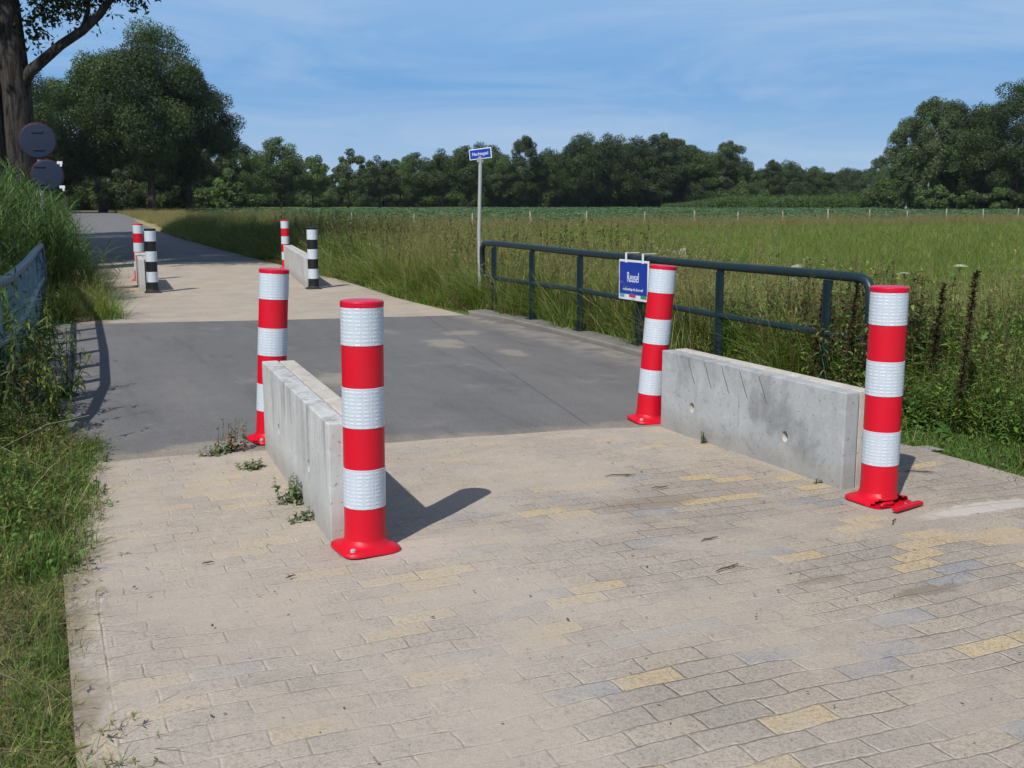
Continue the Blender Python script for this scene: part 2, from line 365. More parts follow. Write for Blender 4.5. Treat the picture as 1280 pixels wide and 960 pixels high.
def paved_near():
    bm = bmesh.new(); nx, ny = 70, 70
    x0, x1, y0 = 0.0, 9.0, -4.0
    V = []
    for j in range(ny + 1):
        for i in range(nx + 1):
            x = x0 + (x1 - x0) * i / nx; yend = 7.33 - .115 * x if x < 5 else 6.755
            y = y0 + (yend - y0) * j / ny
            z = .004 + .008 * math.sin(x * 2.1 + y * .7) * math.sin(y * 1.9 - x * .4) + .003 * math.sin(x * 7 + 3 * y)
            V.append(bm.verts.new((x, y, z)))
    for j in range(ny):
        for i in range(nx):
            k = j * (nx + 1) + i
            cx = x0 + (x1 - x0) * (i + .5) / nx; cy = V[k].co.y
            if cx > 5.42 + max(0, 3.6 - cy) * .9 + .05 * math.sin(cy * 5): continue
            bm.faces.new((V[k], V[k + 1], V[k + nx + 2], V[k + nx + 1]))
    r = bmesh.ops.extrude_face_region(bm, geom=[e for e in bm.edges if e.is_boundary])
    return from_bm('brick_road', bm, MT['paver'], True, 40)
def near_road():
    o = link('brick_road', paved_near()); tag(o, kind='structure'); return o
bm = bmesh.new(); near_road()
# bridge deck: edges (left edge lies under the left railing)
sheet('bridge_deck', [(-.12, 7.345), (5.0, 6.757), (6.0, 6.752), (5.86, 9.0), (5.9, 12.0), (5.86, 13.8), (5.7, 14.8), (3.0, 15.25), (-.05, 15.95)], .0, MT['asph'], skirt=.25)
sheet('far_brick_road', [(.35, 15.88), (3.0, 15.255), (5.7, 14.805), (5.62, 18), (5.82, 22), (5.8, 26), (5.7, 30.4), (3, 30.9), (1.05, 31.2), (.95, 24), (.8, 19)], -.002, MT['paver'], skirt=.2)
def far_road():
    bm = bmesh.new(); L_, R_ = [], []
    for y, a, b in ((30.4, 1.05, 5.75), (40, 1.2, 5.7), (50, 1.45, 5.75), (65, 1.6, 6.1), (85, 1.9, 6.9), (110, 2.6, 8.4), (135, 3.2, 9.4), (160, 2.6, 9.0), (185, -2, 5), (205, -14, -6)):
        L_.append(bm.verts.new((a, y, -.006))); R_.append(bm.verts.new((b, y, -.006)))
    for i in range(len(L_) - 1): bm.faces.new((L_[i], R_[i], R_[i + 1], L_[i + 1]))
    return tag(link('road', from_bm('road', bm, MT['asph2'])), kind='structure')
far_road()
bm = bmesh.new()
kp = [(5.89, 6.75), (5.87, 8), (5.87, 9.5), (5.9, 11), (5.92, 12.5), (5.88, 13.8), (5.72, 14.75)]
rings = []
for x, y in kp: rings.append([bm.verts.new((x + dx, y + (.10 if dx and y > 14 else 0), z)) for dx, z in ((0, -.2), (0, .045), (.02, .06), (.30, .07), (.32, .05), (.32, -.2))])
for a, b in zip(rings, rings[1:]):
    for k in range(5): bm.faces.new((a[k], b[k], b[k + 1], a[k + 1]))
bm.faces.new(rings[-1]); bm.faces.new(rings[0][::-1])
tag(link('kerb', from_bm('kerb', bm, MT['kerb'])), kind='structure')
bm = bmesh.new(); box(bm, (-.34, 7.2, -.2), (-.115, 16.2, .05), .015)
tag(link('left_kerb', from_bm('left_kerb', bm, MT['kerb'])), kind='structure')

# ------------------------------------------------------------------ summer haze in the air
bm = bmesh.new(); box(bm, (-420, -70, -1.05), (560, 640, 32))
hm = bpy.data.materials.new('summer_haze'); hm.use_nodes = True; hn = hm.node_tree; hn.nodes.clear()
hv = hn.nodes.new('ShaderNodeVolumePrincipled'); hv.inputs['Color'].default_value = (.80, .88, 1, 1); hv.inputs['Density'].default_value = .00010; hv.inputs['Anisotropy'].default_value = .2
ho = hn.nodes.new('ShaderNodeOutputMaterial'); hn.links.new(hv.outputs[0], ho.inputs['Volume'])
tag(link('haze', from_bm('haze', bm, hm)), kind='stuff')

# ------------------------------------------------------------------ bollards
def make_bollard(kind='red'):
    t = empty('traffic_bollard', (0, 0, 0)); r = .099; Ht = 1.2
    body = MT['red'] if kind == 'red' else MT['black']
    def post(bm):
        lathe(bm, [(.108, .026), (.103, .045), (.1005, .075), (r, .12), (r, .4), (r, .7), (r, 1.0), (r, Ht - .02)], 48)
    part('post', body, t, post, True)
    if kind == 'red':
        for z0 in (.215, .605, .995):
            def band(bm, z0=z0):
                lathe(bm, [(r + .0003, z0), (r + .0022, z0 + .001), (r + .0022, z0 + .19), (r + .0003, z0 + .191)], 48)
            part('reflective_band', MT['white'], t, band, True, 50)
            for zz in (z0 - .006, z0 + .191):
                pass
    else:
        for z0 in (.20, .585, .965):
            def band(bm, z0=z0): lathe(bm, [(r + .0003, z0), (r + .0022, z0 + .001), (r + .0022, z0 + .192), (r + .0003, z0 + .193)], 40)
            part('reflective_band', MT['white'], t, band, True, 50)
    def cap(bm):
        rg = lathe(bm, [(r + .001, Ht - .03), (r + .003, Ht - .028), (r + .0035, Ht - .006), (r - .001, Ht), (r - .012, Ht + .002), (.03, Ht + .004)], 48); bm.faces.new(rg[-1])
    part('cap', MT['cap'] if kind == 'red' else MT['black'], t, cap, True, 35)
    def sq(k, i):   # rounded-square outline
        a = 2 * math.pi * k; c, s = abs(math.cos(a)), abs(math.sin(a)); p = 5
        return 1 / (c ** p + s ** p) ** (1 / p)
    def flange(bm):
        pr = [(.100, .062), (.107, .036), (.122, .026), (.134, .021), (.144, .015), (.146, .0)]
        rg = lathe(bm, pr, 48, lambda k, i: 1 + (sq(k, i) - 1) * (0, .25, .6, 1, 1, 1)[i])
        bm.faces.new(rg[-1][::-1])
    part('base', body if kind == 'red' else MT['foot'], t, flange, True, 60)
    if kind == 'red':
        for a in (45, 225):
            def bolt(bm, a=a):
                rg = lathe(bm, [(.014, .02), (.014, .032), (.008, .036)], 10); bm.faces.new(rg[-1])
                for v in bm.verts: v.co += Vector((.146 * math.cos(R(a)), .146 * math.sin(R(a)), 0))
            part('bolt', MT['steel'], t, bolt)
    return t
GB = 'red and white striped bollards at the road narrowings'
b0 = make_bollard('red'); b0.location = (1.355, 4.90, .008); b0.rotation_euler = (0, R(.5), R(6))
tag(b0, 'red and white bollard nearest the viewer, before the left concrete wall', 'bollard', GB)
for (x, y, z, rx, ry, rz, s, lab) in ((1.405, 7.50, .004, R(.8), R(3.2), R(10), 1.0, 'red and white bollard half hidden behind the far end of the left concrete wall'),
                       (4.20, 7.03, .002, R(1.0), R(4.0), R(-8), .99, 'leaning red and white bollard at the asphalt end of the right concrete wall'),
                       (1.90, 24.05, 0, 0, R(1), 0, .985, 'red and white bollard across the bridge, directly behind the left black and white one'),
                       (5.60, 26.95, 0, 0, 0, 0, .985, 'red and white bollard across the bridge at the far end of the right wall')):
    c = copy_tree(b0); c.location = (x, y, z); c.rotation_euler = (rx, ry, rz); c.scale = (1, 1, s); c['label'] = lab
# right near bollard: same kind with a cracked foot, broken strip of its flange in front
c = copy_tree(b0); c.location = (4.235, 4.575, .006); c.rotation_euler = (0, R(-.2), R(4))
c['label'] = 'red and white bollard with a cracked base at the near end of the right wall'
for ch in c.children:
    if ch.name.startswith('base'):
        me = ch.data.copy(); ch.data = me; bm = bmesh.new(); bm.from_mesh(me)
        dl = [f for f in bm.faces if f.calc_center_median().y < -.085 and f.calc_center_median().z < .05]
        bmesh.ops.delete(bm, geom=dl, context='FACES')
        for v in bm.verts:
            if v.co.z < .03 and v.co.y < -.06: v.co.z += .006 * math.sin(v.co.x * 60)
        bm.to_mesh(me); bm.free(); ch['label'] = 'cracked red base with its front edge broken off'
    if ch.name.startswith('bolt'): ch.location = (0, 0, 0)
for ch in list(c.children):
    if ch.name.startswith('bolt'): bpy.data.objects.remove(ch)
bm = bmesh.new(); box(bm, (-.125, -.018, 0), (.125, .018, .02), .006)
for v in bm.verts: v.co.y += .012 * math.cos(v.co.x * 12); v.co.z += .012 * max(0, -v.co.x - .03)
f = link('base_fragment', from_bm('base_fragment', bm, MT['red'], True, 40)); f.location = (4.255, 4.365, .012); f.rotation_euler.z = R(14)
tag(f, 'long broken red strip of plastic lying on the bricks before the cracked bollard', 'plastic fragment')
bm = bmesh.new(); tube(bm, [(-.06, 0, .012), (-.02, .012, .016), (.02, -.004, .016), (.06, .016, .012)], .011, 6)
f = link('base_fragment', from_bm('base_fragment', bm, MT['red'], True)); f.location = (4.19, 4.445, .006); f.rotation_euler.z = R(10)
tag(f, 'small curved red plastic shard between the cracked bollard and the long broken strip', 'plastic fragment')

k0 = make_bollard('black'); k0.location = (1.86, 20.75, 0); k0.scale = (1, 1, .965); 
GK = 'black and white striped bollards beyond the bridge'
tag(k0, 'black and white bollard across the bridge, standing before a red one on the left', 'bollard', GK)
k1 = copy_tree(k0); k1.location = (4.76, 20.45, 0); k1['label'] = 'black and white bollard across the bridge at the near end of the right wall'

# ------------------------------------------------------------------ concrete walls
def slab_mesh(name, th, ln, h, mat, holes=(), bev=.007):
    bm = bmesh.new(); box(bm, (0, 0, -.03), (th, ln, h), bev)
    for v in bm.verts: v.co.z += .004 * math.sin(v.co.y * 5 + th * 30) if v.co.z > .3 else 0
    if holes:       # round lifting sockets cast into the face
        f = max((f for f in bm.faces if f.calc_center_median().x < .001), key=lambda f: f.calc_area()); es = list(f.edges)
        bmesh.ops.delete(bm, geom=[f], context='FACES_ONLY')
        for hy, hz in holes:
            rg = [[bm.verts.new((x, hy + .028 * math.cos(a * math.pi / 12), hz + .036 * math.sin(a * math.pi / 12))) for a in range(24)] for x in (0, .05)]
            for a in range(24):
                q = bm.faces.new((rg[0][a], rg[1][a], rg[1][(a + 1) % 24], rg[0][(a + 1) % 24])); q.material_index = 1; es.append(bm.edges.get((rg[0][a], rg[0][(a + 1) % 24])))
            q = bm.faces.new(rg[1]); q.material_index = 1
        n0 = set(bm.faces); bmesh.ops.triangle_fill(bm, edges=es, use_beauty=True, normal=(-1, 0, 0))
        bmesh.ops.recalc_face_normals(bm, faces=bm.faces)
    me = from_bm(name, bm, [mat, MT['hole']])
    return me
def wall(loc, rz, slabs, label, group=None):
    t = empty('concrete_wall', loc, rz); x = 0
    for th, ln, h, y0, mat, holes in slabs:
        link('slab', slab_mesh('slab', th, ln, h, mat, holes), t, (x, y0, 0)); x += th + .013
    tag(t, label, 'concrete wall', group); return t
GWn = 'low double concrete walls at the road narrowings'
wall((1.218, 5.03, 0), R(-2.5), [(.104, 2.18, .605, 0, MT['slab_l'], [(.55, .27), (1.55, .27)]), (.10, 2.16, .60, .03, MT['slab_p'], ())], 'pale streaked double concrete wall on the left, seen nearly end on', GWn)
wall((4.195, 4.835, 0), R(.6), [(.10, 1.98, .575, 0, MT['slab_r'], [(.53, .215), (1.57, .215)]), (.10, 1.97, .577, .012, MT['slab_p'], ())], 'grey double concrete wall on the right with two round holes in its face', GWn)
wall((1.655, 20.95, 0), R(-3), [(.10, 2.75, .6, 0, MT['slab_l'], ()), (.10, 2.75, .6, .03, MT['slab_p'], ())], 'narrow concrete wall across the bridge on the left, behind the black and white bollard', GWn)
wall((4.66, 20.72, 0), R(-7.9), [(.10, 5.9, .58, 0, MT['slab_l'], ()), (.10, 5.9, .58, .03, MT['slab_p'], ())], 'low pale concrete wall across the bridge on the right, before dark grass', GWn)

# ------------------------------------------------------------------ railings
def railing(name, top, low, posts, mat, label, normal_x=1, post_w=.10):
    t = empty(name, (top[len(top) // 2][0], top[len(top) // 2][1], 0)); L0 = Vector(t.location)
    sub = lambda pts: [Vector(p) - L0 for p in pts]
    part('top_rail', mat, t, lambda bm: tube(bm, sub(top), .041, 14), True, 50)
    part('lower_rail', mat, t, lambda bm: tube(bm, sub(low), .030, 12), True, 50)
    for (x, y, z1) in posts:
        def f(bm, x=x, y=y, z1=z1):
            box(bm, (x - L0.x - .012, y - L0.y - post_w / 2, -.1), (x - L0.x + .012, y - L0.y + post_w / 2, z1), .004)
            box(bm, (x - L0.x - .05, y - L0.y - .006, -.1), (x - L0.x + .012 - .013, y - L0.y + .006, z1 - .02), .002)
            box(bm, (x - L0.x - .07, y - L0.y - .09, .03), (x - L0.x + .07, y - L0.y + .09, .078), .004)
        part('post', mat, t, f)
    tag(t, label, 'railing'); return t
X = 6.12
railing('bridge_railing', [(X, 6.82, .35), (X, 6.82, .80), (X, 6.83, .96), (X, 6.87, 1.02), (X, 6.95, 1.045), (X, 7.3, 1.046), (X, 9, 1.03), (X, 12, 1.028), (X, 14.7, 1.045), (X, 15.1, 1.035), (X + .02, 15.25, .96), (X + .04, 15.3, .78), (X + .05, 15.3, .55)],
        [(X, 6.85, .548), (X, 9, .545), (X, 12, .566), (X, 15.0, .535)], [(X, y, 1.0) for y in (14.72, 13.38, 11.95, 10.5, 8.94, 7.35)] , MT['rail'], 'dark blue-green tubular railing along the right side of the bridge')
pl = [(.02, 16.9, 1.03), (-.05, 15, 1.03), (-.14, 12.1, 1.03), (-.25, 9.85, 1.03), (-.42, 8.5, 1.03), (-.56, 7.8, 1.02), (-.66, 7.5, .93), (-.70, 7.42, .7), (-.71, 7.4, .4)]
railing('bridge_railing', [(.035, 17.05, .5), (.035, 17.03, .8), (.03, 17.0, .97)] + pl, [(.02, 16.9, .565), (-.05, 15, .565), (-.14, 12.1, .565), (-.25, 9.85, .565), (-.42, 8.5, .565), (-.6, 7.7, .565)],
        [(.02, 16.8, 1.0), (-.02, 15.7, 1.0), (-.06, 14.6, 1.0), (-.10, 13.5, 1.0), (-.135, 12.3, 1.0), (-.18, 11.2, 1.0), (-.225, 10.2, 1.0), (-.31, 9.3, 1.0), (-.46, 8.3, 1.0)], MT['railblue'], 'faded blue railing end on the left, half sunk in weeds and reeds', post_w=.16)

# ------------------------------------------------------------------ signs
t = empty('stream_name_board', (6.035, 10.50, 1.0)); t.rotation_euler = (R(-.5), 0, 0)
part('panel', MT['swhite'], t, lambda bm: box(bm, (0, -.325, -.435), (.012, .325, .012), .004))
part('blue_face', MT['sblue'], t, lambda bm: box(bm, (-.003, -.303, -.37), (-.0005, .303, -.012)))
for nm, s, sz, zz in (('name_lettering', 'Reusel', .118, -.185), ('owner_lettering', 'waterschap de dommel', .047, -.315)):
    me = text_mesh(nm, s, sz, MT['stext']); o = link(nm, me, t, (-.0055, 0, zz)); o.rotation_euler = (R(90), 0, R(-90))
    if nm == 'name_lettering': o.scale = (.85, 1.35, 1)
for nm, y0, y1, z0, z1, mt in (('blue_strip', .19, .295, -.405, -.37, 'cyan'), ('magenta_strip', -.06, .08, -.40, -.37, 'mag'), ('green_strip', -.295, -.17, -.405, -.37, 'grn')):
    part(nm, MT[mt], t, lambda bm: box(bm, (-.0032, y0, z0), (-.0006, y1, z1)))
for yy in (.16, -.21):
    part('strap', MT['swhite'], t, lambda bm: (box(bm, (-.008, yy - .018, -.02), (-.001, yy + .018, .085), .002), box(bm, (-.008, yy - .018, .0852), (.16, yy + .018, .09), .001)))
tag(t, 'square blue lettered board with white edge hanging from the right railing', 'sign')

t = empty('street_name_sign', (6.30, 15.75, 0))
part('pole', MT['steel'], t, lambda bm: tube(bm, [(0, 0, -.1), (-.01, 0, 1.2), (.02, .0, 2.33)], .028, 12), True, 50)
pt = empty('tmp', (0, 0, 0)); bpy.data.objects.remove(pt)
rot = Matrix.Translation((.02, 0, 2.37)) @ Matrix.Rotation(R(-48), 4, 'Z') @ Matrix.Rotation(R(-5.5), 4, 'Y')
pn = part('plate', MT['swhite'], t, lambda bm: box(bm, (-.19, -.008, -.08), (.19, .008, .08), .003)); pn.matrix_local = rot
part('blue_face', MT['sblue'], pn, lambda bm: box(bm, (-.177, -.0105, -.067), (.177, -.0083, .067)))
o = link('lettering', text_mesh('lettering', 'Nachtegaal', .066, MT['stext']), pn, (0, -.0125, 0)); o.rotation_euler = (R(90), 0, 0); o.scale = (.95, 1.1, 1)
part('bracket', MT['steel'], t, lambda bm: box(bm, (-.03, -.02, 2.24), (.06, .03, 2.31), .004))
tag(t, 'blue street name plate with white border on a thin grey pole beyond the right railing', 'street sign')

t = empty('traffic_sign', (.10, 21.0, 0))
part('pole', MT['steel'], t, lambda bm: tube(bm, [(0, .03, -.1), (0, .03, 2.98)], .035, 10), True, 50)
for nm, z, r, dx in (('round_plate', 2.69, .305, 0), ('round_plate', 2.10, .27, .12)):
    def disc(bm, r=r):
        rg = lathe(bm, [(.001, .006), (r - .03, .006), (r - .012, .004), (r, -.004), (r, -.016)], 40); bm.faces.new(rg[0])
        for v in bm.verts: v.co = Vector((v.co.x, -v.co.z, v.co.y))
    d = part(nm, MT['sback'], t, disc, True, 40, (dx, -.02, z))
    def rim(bm, r=r):
        lathe(bm, [(r + .001, .004), (r + .006, .0), (r + .006, -.014), (r + .001, -.018)], 40)
        for v in bm.verts: v.co = Vector((v.co.x, -v.co.z, v.co.y))
    part('rim', MT['redrim'], d, rim, True)
    for zz in (.15, -.15): part('clamp', MT['sback'], d, lambda bm: box(bm, (-.09 - dx, -.02, zz - .018), (.09 - dx, -.008, zz + .018), .003))
for (x, z) in ((.335, 2.32), (.35, 1.90)):
    part('corner_clip', MT['swhite'], t, lambda bm: (box(bm, (x - .045, -.03, z - .03), (x + .045, -.02, z + .02), .004), box(bm, (x + .0, -.032, z - .07), (x + .035, -.022, z - .032), .004)))
t.rotation_euler.z = R(-4)
tag(t, 'backs of two round dark traffic signs on one pole among the reeds', 'traffic sign')

# ------------------------------------------------------------------ foliage buffers
class GBuf:
    def __init__(s): s.V, s.F, s.T, s.n = [], [], [], 0
    def ribbon(s, P, Wd, Sd, T):   # P (n,k,3), Wd (n,k), Sd (n,3) or (n,k,3), T (n,3): n strips of k stations
        n, k, _ = P.shape
        if Sd.ndim == 2: Sd = np.repeat(Sd[:, None, :], k, 1)
        A = P - Sd * Wd[..., None] / 2; B = P + Sd * Wd[..., None] / 2
        V = np.stack([A, B], 2).reshape(-1, 3)
        base = s.n + np.arange(n)[:, None] * (2 * k) + np.arange(k - 1)[None] * 2
        F = np.stack([base, base + 1, base + 3, base + 2], -1).reshape(-1, 4)
        s.V.append(V); s.F.append(F); s.T.append(np.repeat(T, 2 * k, 0)); s.n += len(V)
    def quads(s, Pc, U, Vv, T):    # centred quads
        V = np.stack([Pc - U, Pc - Vv * .8, Pc + U, Pc + Vv * .8], 1).reshape(-1, 3); n = len(Pc)
        F = s.n + np.arange(n)[:, None] * 4 + np.arange(4)[None]
        s.V.append(V); s.F.append(F); s.T.append(np.repeat(T, 4, 0)); s.n += len(V)
    def mesh(s, name, mats, smooth=False):
        V = np.concatenate(s.V).astype('f4'); F = np.concatenate(s.F).astype('i4'); T = np.concatenate(s.T)
        me = bpy.data.meshes.new(name); me.vertices.add(len(V)); me.vertices.foreach_set('co', V.ravel())
        me.loops.add(F.size); me.loops.foreach_set('vertex_index', F.ravel()); me.polygons.add(len(F))
        me.polygons.foreach_set('loop_start', np.arange(len(F), dtype='i4') * 4); me.polygons.foreach_set('loop_total', np.full(len(F), 4, 'i4'))
        a = me.attributes.new('tint', 'FLOAT_COLOR', 'POINT'); a.data.foreach_set('color', np.concatenate([T, np.ones((len(T), 1))], 1).astype('f4').ravel())
        me.update(calc_edges=True)
        for m_ in (mats if isinstance(mats, list) else [mats]): me.materials.append(m_)
        return me
def U(a, b, n): return rng.uniform(a, b, n)
def tints(pal, n, var=.18):
    pal = np.array(pal); c = pal[rng.integers(0, len(pal), n)]; return np.clip(c * (1 + rng.normal(0, var, (n, 1))), .004, 1)
GREEN = [(.11, .205, .03), (.14, .225, .036), (.09, .17, .027), (.165, .24, .042)]
LUSH = [(.085, .175, .036), (.11, .205, .044), (.065, .14, .032)]
STRAW = [(.26, .21, .11), (.32, .26, .14), (.2, .165, .08)]
OLIVE = [(.15, .20, .040), (.19, .22, .055), (.125, .175, .034), (.23, .225, .08)]
BROWN = [(.10, .065, .035), (.07, .045, .025), (.14, .09, .05)]
REED = [(.065, .135, .045), (.09, .165, .055), (.055, .11, .038), (.12, .18, .06)]
def blades(g, n, rad, h, wid, lean, pal, k=5, flop=.5, hv=.35):
    a = U(0, 2 * np.pi, n); r = rad * np.sqrt(U(0, 1, n)); az = U(0, 2 * np.pi, n)
    root = np.stack([r * np.cos(a), r * np.sin(a), np.full(n, -.03)], 1)
    hh = h * (1 + rng.normal(0, hv, n)).clip(.3, 1.7); ln = lean * U(.1, 1, n)
    t = np.linspace(0, 1, k)[None]
    out = hh[:, None] * ln[:, None] * (t ** 1.8); up = hh[:, None] * (t - flop * ln[:, None] * t ** 3 * .8)
    d = np.stack([np.cos(az), np.sin(az)], 1)
    P = np.concatenate([root[:, None, :2] + out[..., None] * d[:, None, :], (root[:, 2:] + up)[..., None]], 2)
    tw = az + np.pi / 2 + rng.normal(0, .5, n)
    Sd = np.stack([np.cos(tw), np.sin(tw), np.zeros(n)], 1)
    Wd = wid * U(.7, 1.3, n)[:, None] * np.clip((1 - t) ** .6, .08, 1)
    g.ribbon(P, np.repeat(Wd, 1, 0), Sd, tints(pal, n))
def leaves(g, pos, az, ln, wd, pitch, droop, pal, k=4):
    n = len(pos); t = np.linspace(0, 1, k)[None]; ang = pitch[:, None] - droop * t
    step = ln[:, None] / (k - 1)
    hx = np.cumsum(np.cos(ang) * step, 1) - np.cos(ang[:, :1]) * step; hzz = np.cumsum(np.sin(ang) * step, 1) - np.sin(ang[:, :1]) * step
    d = np.stack([np.cos(az), np.sin(az)], 1)
    P = np.concatenate([pos[:, None, :2] + hx[..., None] * d[:, None], (pos[:, 2:] + hzz)[..., None]], 2)
    prof = np.interp(np.linspace(0, 1, k), [0, .35, .7, 1], [.25, 1, .75, .05])
    Sd = np.stack([-np.sin(az), np.cos(az), rng.normal(0, .35, n)], 1)
    g.ribbon(P, wd[:, None] * prof[None], Sd, tints(pal, n))
def stem(g, P0, P1, w, tint):    # two crossed strips
    P0, P1 = np.array(P0, float), np.array(P1, float); n = len(P0)
    P = np.stack([P0, (P0 + P1) / 2, P1], 1); Wd = np.tile(np.array([[1, .8, .5]]), (n, 1)) * w
    T = np.tile(np.array([tint]), (n, 1)) if np.ndim(tint) == 1 else tint
    g.ribbon(P, Wd, np.tile([[1., 0, 0]], (n, 1)), T); g.ribbon(P, Wd, np.tile([[0, 1., 0]], (n, 1)), T)
def grass_tuft(n=45, rad=.16, h=.4, wid=.006, lean=.7, pal=GREEN, straw=.15, spal=STRAW):
    g = GBuf(); blades(g, int(n * (1 - straw)) + 1, rad, h, wid, lean, pal); 
    if straw > 0: blades(g, max(1, int(n * straw)), rad, h * 1.1, wid * .8, lean, spal)
    return g
def seed_grass(h=.9, n=7, pal=STRAW + OLIVE):
    g = grass_tuft(40, .2, h * .55, .007, .8, OLIVE, .3)
    a = U(0, 6.28, n); r = U(0, .2, n); P0 = np.stack([r * np.cos(a), r * np.sin(a), 0 * a], 1); P1 = P0 + np.stack([rng.normal(0, .12, n), rng.normal(0, .12, n), h * U(.75, 1.15, n)], 1)
    stem(g, P0, P1, .004, STRAW[0])
    q = 7; pos = np.repeat(P1, q, 0) - np.stack([0 * U(0, 1, n * q), 0 * U(0, 1, n * q), U(0, .16, n * q)], 1)
    leaves(g, pos, U(0, 6.28, n * q), U(.03, .06, n * q), U(.006, .012, n * q), U(.6, 1.3, n * q), .6, pal, 3)
    return g
def weed(h=.8, stems=5, nl=16, ll=.10, lw=.035, pal=LUSH, rad=.15, pitch=.4, droop=1.0, spal=(.09, .12, .04), tops=None, sw=.008):
    g = GBuf(); a = U(0, 6.28, stems); r = U(0, rad, stems)
    P0 = np.stack([r * np.cos(a), r * np.sin(a), 0 * a - .03], 1); P1 = P0 + np.stack([rng.normal(0, .14 * h, stems), rng.normal(0, .14 * h, stems), h * U(.65, 1.15, stems)], 1)
    stem(g, P0, P1, sw, np.array(spal)); f = np.tile(np.linspace(.12, 1, nl), stems); i = np.repeat(np.arange(stems), nl)
    pos = P0[i] + (P1 - P0)[i] * f[:, None]; n = len(pos); sz = (1.15 - .55 * f) * U(.7, 1.3, n)
    leaves(g, pos, U(0, 6.28, n), ll * sz, lw * sz, U(-.2, 1, n) * pitch * 2, droop, pal)
    if tops is not None:
        q = 26; pos = np.repeat(P1, q, 0) - (P1 - P0)[np.repeat(np.arange(stems), q)] * U(0, .35, stems * q)[:, None]
        leaves(g, pos + rng.normal(0, .012, pos.shape), U(0, 6.28, len(pos)), U(.02, .05, len(pos)), U(.012, .024, len(pos)), U(.2, 1.2, len(pos)), .5, tops, 3)
    return g
def reed(h=2.0, stems=7, rad=.2):
    g = GBuf(); a = U(0, 6.28, stems); r = U(0, rad, stems)
    P0 = np.stack([r * np.cos(a), r * np.sin(a), 0 * a - .03], 1); P1 = P0 + np.stack([rng.normal(.05, .1 * h, stems), rng.normal(0, .09 * h, stems), h * U(.75, 1.08, stems)], 1)
    stem(g, P0, P1, .012, (.10, .13, .05)); nl = 13; f = np.tile(np.linspace(.12, 1, nl), stems); i = np.repeat(np.arange(stems), nl)
    pos = P0[i] + (P1 - P0)[i] * f[:, None]; n = len(pos)
    leaves(g, pos, U(0, 6.28, n), U(.32, .66, n), U(.012, .022, n), U(1.1, 1.5, n), 1.0, REED, 6)
    blades(g, 24, rad * 1.2, h * .5, .016, .6, REED + STRAW[:1])
    return g

protos = bpy.data.collections.new('plant_clumps')      # source clumps; not linked to the scene
class Src:
    def __init__(s, name, gs, mat):
        s.col = bpy.data.collections.new(name)
        for i, g in enumerate(gs):
            o = bpy.data.objects.new('%s_%02d' % (name, i), g.mesh(name, mat)); s.col.objects.link(o)
        s.n = len(gs)
def scatter(name, src, pts, scl, label=None, zs=None, tilt=.08, pick=None):
    n = len(pts); me = bpy.data.meshes.new(name); me.vertices.add(n)
    if pts.shape[1] == 2: pts = np.concatenate([pts, np.full((n, 1), -.045)], 1)
    me.vertices.foreach_set('co', pts.astype('f4').ravel())
    a = me.attributes.new('rot', 'FLOAT_VECTOR', 'POINT'); a.data.foreach_set('vector', np.stack([rng.normal(0, tilt, n), rng.normal(0, tilt, n), U(0, 6.28, n)], 1).astype('f4').ravel())
    a = me.attributes.new('scl', 'FLOAT_VECTOR', 'POINT')
    s3 = np.stack([scl, scl, scl if zs is None else zs], 1); a.data.foreach_set('vector', s3.astype('f4').ravel())
    a = me.attributes.new('pick', 'INT', 'POINT'); a.data.foreach_set('value', (rng.integers(0, src.n, n) if pick is None else pick).astype('i4'))
    o = link(name, me); o['kind'] = 'stuff'
    if label: o['label'] = label
    ng = bpy.data.node_groups.new(name, 'GeometryNodeTree'); ng.interface.new_socket('Geometry', in_out='INPUT', socket_type='NodeSocketGeometry'); ng.interface.new_socket('Geometry', in_out='OUTPUT', socket_type='NodeSocketGeometry')
    N = ng.nodes.new; gi, go = N('NodeGroupInput'), N('NodeGroupOutput'); ci = N('GeometryNodeCollectionInfo'); ci.inputs['Collection'].default_value = src.col
    ci.inputs['Separate Children'].default_value = True; ci.inputs['Reset Children'].default_value = True
    ip = N('GeometryNodeInstanceOnPoints'); ip.inputs['Pick Instance'].default_value = True
    def at(nm, ty):
        q = N('GeometryNodeInputNamedAttribute'); q.data_type = ty; q.inputs['Name'].default_value = nm; return q.outputs['Attribute']
    e2r = N('FunctionNodeEulerToRotation'); l = ng.links.new
    l(at('rot', 'FLOAT_VECTOR'), e2r.inputs[0]); l(e2r.outputs[0], ip.inputs['Rotation']); l(at('scl', 'FLOAT_VECTOR'), ip.inputs['Scale']); l(at('pick', 'INT'), ip.inputs['Instance Index'])
    l(gi.outputs[0], ip.inputs['Points']); l(ci.outputs[0], ip.inputs['Instance']); l(ip.outputs[0], go.inputs[0])
    o.modifiers.new('scatter', 'NODES').node_group = ng
    return o
def pts_in(x0, x1, y0, y1, n, fn=None):
    p = np.stack([U(x0, x1, n), U(y0, y1, n)], 1)
    return p[fn(p[:, 0], p[:, 1])] if fn is not None else p
STUBS = ((11.2, 17.75), (13.0, 16.55), (10.3, 18.2))
def off_stub(x, y):
    k = np.ones(len(x), bool)
    for sx_, sy_ in STUBS:
        L2 = math.hypot(sx_, sy_); u = (x * sx_ + y * sy_) / L2; v = np.abs(x * sy_ - y * sx_) / L2; k &= ~((v < .30) & (u > L2 - 3.2) & (u < L2 + .3))
    return k
def wedge(x, y, lo=-4, hi=57): b = np.degrees(np.arctan2(x, y)); return (b > lo) & (b < hi)
rep = lambda f, n: [f() for _ in range(n)]

